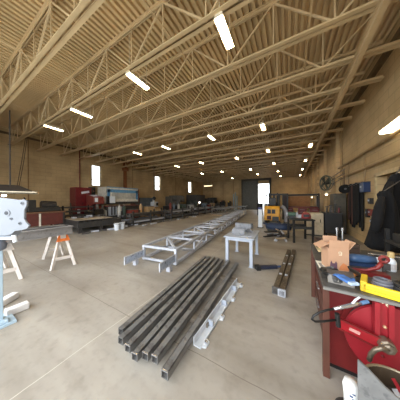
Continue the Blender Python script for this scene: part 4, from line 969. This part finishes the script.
# blue roll
a, b_ = on(347, 259, BH + .07), on(378, 262, BH + .07)
t = thing('blue_roll', 'blue plastic wrapped roll lying across the workbench behind the red wrench', 'roll', (a.x, a.y, BH)); d = b_ - a
M().tube([Vector((0, 0, .09)) + d * q for q in (0, .3, .6, .9)], [.045, .05, .05, .042], 16).build('roll', mat('wrap_blue', (66, 96, 136), .4), t, smooth=True); M().cyl(Vector((0, 0, .09)) + d * .88, Vector((0, 0, .09)) + d * 1.0, .034, n=14).build('core_end', mWhite, t)
M().box(Vector((0, 0, .02)) + d * .5 + Vector((0, .06, 0)), (d.length, .14, .04), rz=math.atan2(d.y, d.x)).build('wrap_tail', mat('wrap_navy', (40, 62, 100), .5), t)
# red pipe vise / wrench
p = on(374, 277)
t = thing('pipe_wrench', 'red pipe wrench standing on the workbench beside the white bottle', 'wrench', (p.x, p.y, BH)); mWr = mat('wrench_red', (128, 38, 34), .45)
M().tube([(-.12, .05, .03), (-.04, .03, .05), (.03, .02, .09), (.06, .01, .15)], [.013, .015, .019, .022], 10).build('handle', mWr, t, smooth=True)
M().ring((.075, .01, .19), (0, 1, .2), .03, .014, 18, 8).build('hook_jaw', mat('jaw_pink', (128, 50, 46), .45), t); M().box((.09, .01, .12), (.05, .035, .06)).build('heel_jaw', mMillD, t); M().box((-.02, .03, .02), (.26, .1, .04)).build('rest', mRedD, t)
# white bottle
p = on(392.5, 272)
t = thing('spray_bottle', 'white bottle with tan cap on the workbench', 'bottle', (p.x, p.y + .03, BH))
M().lathe([(.038, 0), (.042, .01), (.042, .1), (.034, .125), (.02, .14), (.02, .15)], n=22).build('body', mWhite, t, smooth=True); M().lathe([(.026, .148), (.028, .15), (.028, .2), (.022, .21)], n=18).build('cap', mat('cap_tan', (196, 168, 116), .5), t); M().lathe([(.0428, .03), (.0428, .085)], n=22).build('label_band', mat('label_grey', (196, 190, 190), .5), t)
t = thing('steel_rod', 'thin bright rod lying over the workbench behind the white bottle', 'rod', (p.x - .1, p.y + .12, BH + .1)); M().cyl((-.06, 0, .04), (.3, .03, .03), .008, n=8).build('rod', mChrome, t); M().box((.1, .02, -.035), (.16, .1, .13)).build('block', mDark, t)
# small dark cans
for i, px in enumerate((382.5, 386.5)):
    q = on(px, 274); t = thing('paint_can', '%s small grey can left of the white bottle' % ('first', 'second')[i], 'can', (q.x - .01, q.y + .05, BH), group='cans beside the bottle'); M().lathe([(.022, 0), (.022, .07), (.024, .072), (.018, .075)], n=14).build('can', (mGalv, mMill)[i], t); M().cyl((0, 0, .074), (0, 0, .09), .01, n=10).build('cap', mBlack, t)
# yellow case
a, b_ = on(363, 292.5), on(418, 309); d = b_ - a; d.z = 0
t = thing('yellow_case', 'long yellow folded plastic case across the front of the workbench', 'case', (a.x, a.y + .02, BH), math.atan2(d.y, d.x)); L = d.length
m = M(); m.span((0, 0, 0), (L, .035, .075)); m.build('front_wall', mYel, t, bevel=.01); m = M(); m.span((.0, -.003, .026), (L, .0, .034)); m.build('groove', mat('yellow_shadow_line', (206, 164, 20), .5), t)
M().span((-.012, .0, 0), (.03, .2, .09)).build('end_wall', mat('yellow_ochre', (222, 184, 40), .5), t, bevel=.008); M().span((0, .03, 0), (L, .2, .012)).build('floor', mYel, t)
# coils of hose in the case
c = Vector((a.x, a.y + .02, BH)); e = d.normalized(); nn = Vector((-e.y, e.x, 0))
for i, (u, v, R_, mm, lab) in enumerate(((.28, .12, .11, mDark, 'dark coil of hose in the yellow case'), (.12, .115, .065, mat('coil_grey', (104, 104, 112), .5), 'small grey coil of cable at the left end of the yellow case'))):
    q = c + e * u + nn * v; m = M(); t = thing('hose_coil', lab, 'coil', (q.x, q.y, BH + .014), group='coils in the yellow case')
    for k in range(4): m.ring((0, 0, .016 + k * .024), (.06 * (k % 2), .05, 1), R_ - .006 * k, .013, 28, 7)
    m.build('coil', mm, t); M().cyl((R_, 0, .03), (R_ + .05, .02, .05), .012, n=8).build('fitting', mChrome, t)
# dark block and tool between
p = on(357, 282); t = thing('dark_block', 'dark steel angle piece leaning between the cardboard box and yellow case', 'steel part', (p.x, p.y + .06, BH), .3); M().box((0, 0, .075), (.05, .16, .012), R=Matrix.Rotation(1.1, 3, 'Y')).build('plate', mDark, t); M().box((-.03, 0, .012), (.1, .16, .022)).build('foot', mMillD, t)
# shelf stand with dark bins behind the bench
t = thing('bin_rack', 'dark rack of parts bins beyond the workbench under the coats', 'rack', (1.75, 3.3, 0))
for sx in (-1, 1):
    for sy in (-1, 1): M().box((sx * .32, sy * .55, .6), (.05, .05, 1.2)).build('post', mBlack, t)
for z in (.3, .75, 1.0): M().box((0, 0, z), (.7, 1.15, .03)).build('shelf', mDark, t)
for i in range(6):
    o = M().box((1.6 + .3 * (i % 2), 2.92 + .38 * (i // 2), 1.075), (.24, .3, .12)).build('parts_bin', (mRedD, mDark, mat('bin_tan', (130, 100, 70), .6))[i % 3], bevel=.01)
    tag(o, 'small parts bin on the dark rack beyond the workbench', 'bin', 'parts bins')

# ================================================================ red hose reel, air gun, drum and plate at the lower right
HC = Vector((.73, 1.89, .52))
t = thing('hose_reel', 'big red metal hose reel under the front of the workbench', 'hose reel', HC)
R_ = .3
M().lathe([(.02, .012), (R_ - .02, .0), (R_, -.012), (R_ - .004, .012), (.03, .03)], (0, 0, 0), (0, -1, 0), 48).build('front_disc', mRed, t)
M().lathe([(.02, -.006), (R_, -.006), (R_, .006), (.02, .006)], (0, .11, 0), (0, -1, 0), 48).build('rear_disc', mRedD, t)
m = M()
for k in range(5): m.ring((0, .018 + k * .018, 0), (0, 1, 0), R_ - .05, .016, 36, 7)
m.build('hose', mBlack, t)
for k in range(5):
    a = k * 2 * PI / 5 + .4; M().sphere((math.cos(a) * .13, -.026, math.sin(a) * .13), .011, n=10).build('bolt', mRedD, t)
mArm = mat('reel_arm_red', (152, 26, 34), .42)
q_ = lambda px, py, Y=1.83: at(px, py, Y=Y) - HC
bl, br_ = q_(373.5, 318), q_(393, 318)
M().span((bl.x, -.06, -.02), (br_.x, -.035, .345)).build('bracket', mRed, t)
M().span((bl.x, -.085, -.02), (bl.x + .03, -.06, .345)).build('bracket_flange', mRed, t); M().span((br_.x - .03, -.085, -.02), (br_.x, -.06, .345)).build('bracket_flange', mRed, t)
a0, a1 = q_(339, 322.5, 1.79), q_(387, 346, 1.79)
M().bar(a0, a1, .03, .085).build('arm', mArm, t)
up_ = Vector((0, 0, .043)); m = M(); m.bar(a0 + up_ + Vector((0, -.016, 0)), a1 + up_ + Vector((0, -.016, 0)), .012, .012); m.bar(a0 - up_ + Vector((0, -.016, 0)), a1 - up_ + Vector((0, -.016, 0)), .012, .012); m.bar(a0 - up_, a0 + up_, .04, .012); m.build('arm_edge', mRedD, t)
n0, n1 = a0.lerp(a1, .22), a0.lerp(a1, .45); M().bar(n0 + Vector((0, -.016, 0)), n1 + Vector((0, -.016, 0)), .004, .025).build('nameplate', mat('plate_pinkish', (206, 150, 140), .5), t)
mBrass = mat('fitting_grey', (126, 112, 96), .35, .6)
hb = q_(386, 345, 1.77)
M().lathe([(.05, -.03), (.05, .03), (.035, .035), (.035, .05), (.02, .055)], hb, (0, -1, 0), 8).build('hub_nut', mBrass, t)
M().tube([hb + Vector((0, -.04, 0)), q_(381, 348, 1.71), q_(375, 350, 1.71), q_(371, 354, 1.73), q_(369, 360, 1.77)], .016, 10).build('swivel_pipe', mBrass, t, smooth=True)
bb = q_(385, 327, 1.825); M().sphere(bb, .013, n=10).build('bracket_bolt', mat('brass_bolt', (206, 168, 130), .35, .5), t)
m = M(); m.tube([q_(px, py, 1.826) for px, py in ((382, 303), (384.5, 301.5), (388, 302.5), (389, 304.5), (386, 305), (388, 307), (391, 305.5))], .006, 6); m.build('emblem', mat('emblem_cream', (226, 214, 180), .5), t)
M().span((-.02, .115, -.3), (.12, .135, .2)).build('rear_mount', mRedD, t)
# air gun with black hose
A = at(334, 309, t=1.3); B = at(361, 303, t=1.3)
t = thing('air_gun', 'silver air nozzle on a looped black hose hung at the red cabinet', 'air nozzle', A); d = B - A
M().tube([Vector(), d * .35, d * .7, d], [.011, .015, .016, .012], 12).build('barrel', mChrome, t, smooth=True)
M().tube([d * .62 + Vector((0, 0, .0)), d * .8 + Vector((0, 0, .035)), d * .95 + Vector((0, 0, .05))], .008, 8).build('trigger', mWhite, t); M().cyl(d, d * 1.25, .014, n=12).build('blue_tip', mat('tip_blue', (96, 130, 170), .4), t)
w_ = lambda px, py, tt=1.3: at(px, py, t=tt) - A
M().tube([Vector(), w_(327, 310), w_(319, 312.5), w_(313.5, 316), w_(312, 319.5), w_(315, 321.5), w_(322, 321.5), w_(336, 320)], .0085, 8).build('hose', mBlack, t, smooth=True)
M().cyl(w_(337, 313.5), w_(338.5, 326.5), .017, n=12).build('coupling', mBlack, t)
# steel drum with offcut plate, paper and white cup
DC = Vector((.63, 1.48, 0))
t = thing('scrap_drum', 'open steel drum at the lower right corner', 'drum', DC)
rim = at(385, 372, t=1.2).z
rim = .47
M().lathe([(.19, 0), (.19, .3), (.196, .31), (.19, .32), (.19, rim), (.182, rim), (.182, .04), (.05, .03)], n=40).build('shell', mat('drum_brown', (92, 76, 60), .45, .4), t); M().ring((0, 0, rim), (0, 0, 1), .19, .009, 44, 8).build('rim', mat('rim_brass', (150, 136, 112), .35, .5), t)
PL = [at(357.5, 360, t=.93), at(357.5, 420, t=.93), at(425, 425, t=.80), at(399, 400, t=.84), at(386, 391, t=.87), at(371, 375, t=.90)]
pe = PL[2]; line = lambda q, dz: PL[0].lerp(pe, q) + Vector((0, 0, dz))
PL = [PL[0], Vector((PL[0].x, PL[0].y, 0)), Vector((pe.x, pe.y, 0)), pe, line(.72, .006), line(.45, -.006), line(.2, .004)]
o = M().prism(PL, Vector((.004, .009, .002))).build('steel_plate', mat('plate_grey', (116, 115, 114), .5, .1, spots=(94, 93, 93), scale=9)); tag(o, 'grey triangular steel offcut plate standing in front of the steel drum', 'steel plate')
p = DC + Vector((.0, -.02, rim - .05))
t = thing('paper_packet', 'white paper with a red edge sticking out of the steel drum', 'paper', p); M().box((.05, .03, .01), (.16, .2, .006), R=Matrix.Rotation(-.5, 3, 'Y')).build('paper', mWhite, t); M().box((-.015, .03, .048), (.02, .2, .004), R=Matrix.Rotation(-.5, 3, 'Y')).build('red_edge', mRed, t)
for i in range(5):
    a = i * 1.3; o = M().box(DC + Vector((math.cos(a) * .1, math.sin(a) * .1, rim - .108)), (.12, .05, .02), rz=a).build('scrap_piece', (mMillD, mRust, mBlack)[i % 3]); tag(o, 'scrap piece inside the steel drum', 'scrap', 'scrap in the drum')
m = M(); m.cyl((DC.x, DC.y, .1), (DC.x, DC.y, rim - .12), .178, n=30); tag(m.build('scrap_fill', mat('scrap_fill', (60, 48, 40), .8, var=.5, scale=18)), 'dark scrap filling the steel drum', 'scrap', kind='stuff')
p = at(351.5, 391.5, t=1.02)
t = thing('plastic_cup', 'white cup with dark blue print beside the steel plate at the lower right', 'cup', (p.x, p.y, p.z - .14)); M().lathe([(.036, 0), (.04, .12), (.045, .17), (.036, .205), (.012, .215)], n=22).build('body', mat('cup_white', (226, 226, 224), .4), t, smooth=True)
m = M()
for k in range(4): m.box((-.012 + .012 * (k % 2), -.0425, .11 + k * .018), (.016, .004, .009))
m.build('print', mat('print_navy', (70, 84, 120), .5), t)
t2 = thing('side_shelf', 'small dark stool under the white cup', 'stool', (p.x, p.y, 0)); M().cyl((0, 0, p.z - .165), (0, 0, p.z - .14), .085, n=20).build('seat', mDark, t2)
for k in range(3):
    a = k * 2 * PI / 3 + .5; M().cyl((.06 * math.cos(a), .06 * math.sin(a), p.z - .16), (.1 * math.cos(a), .1 * math.sin(a), 0), .012, n=8).build('leg', mDark, t2)
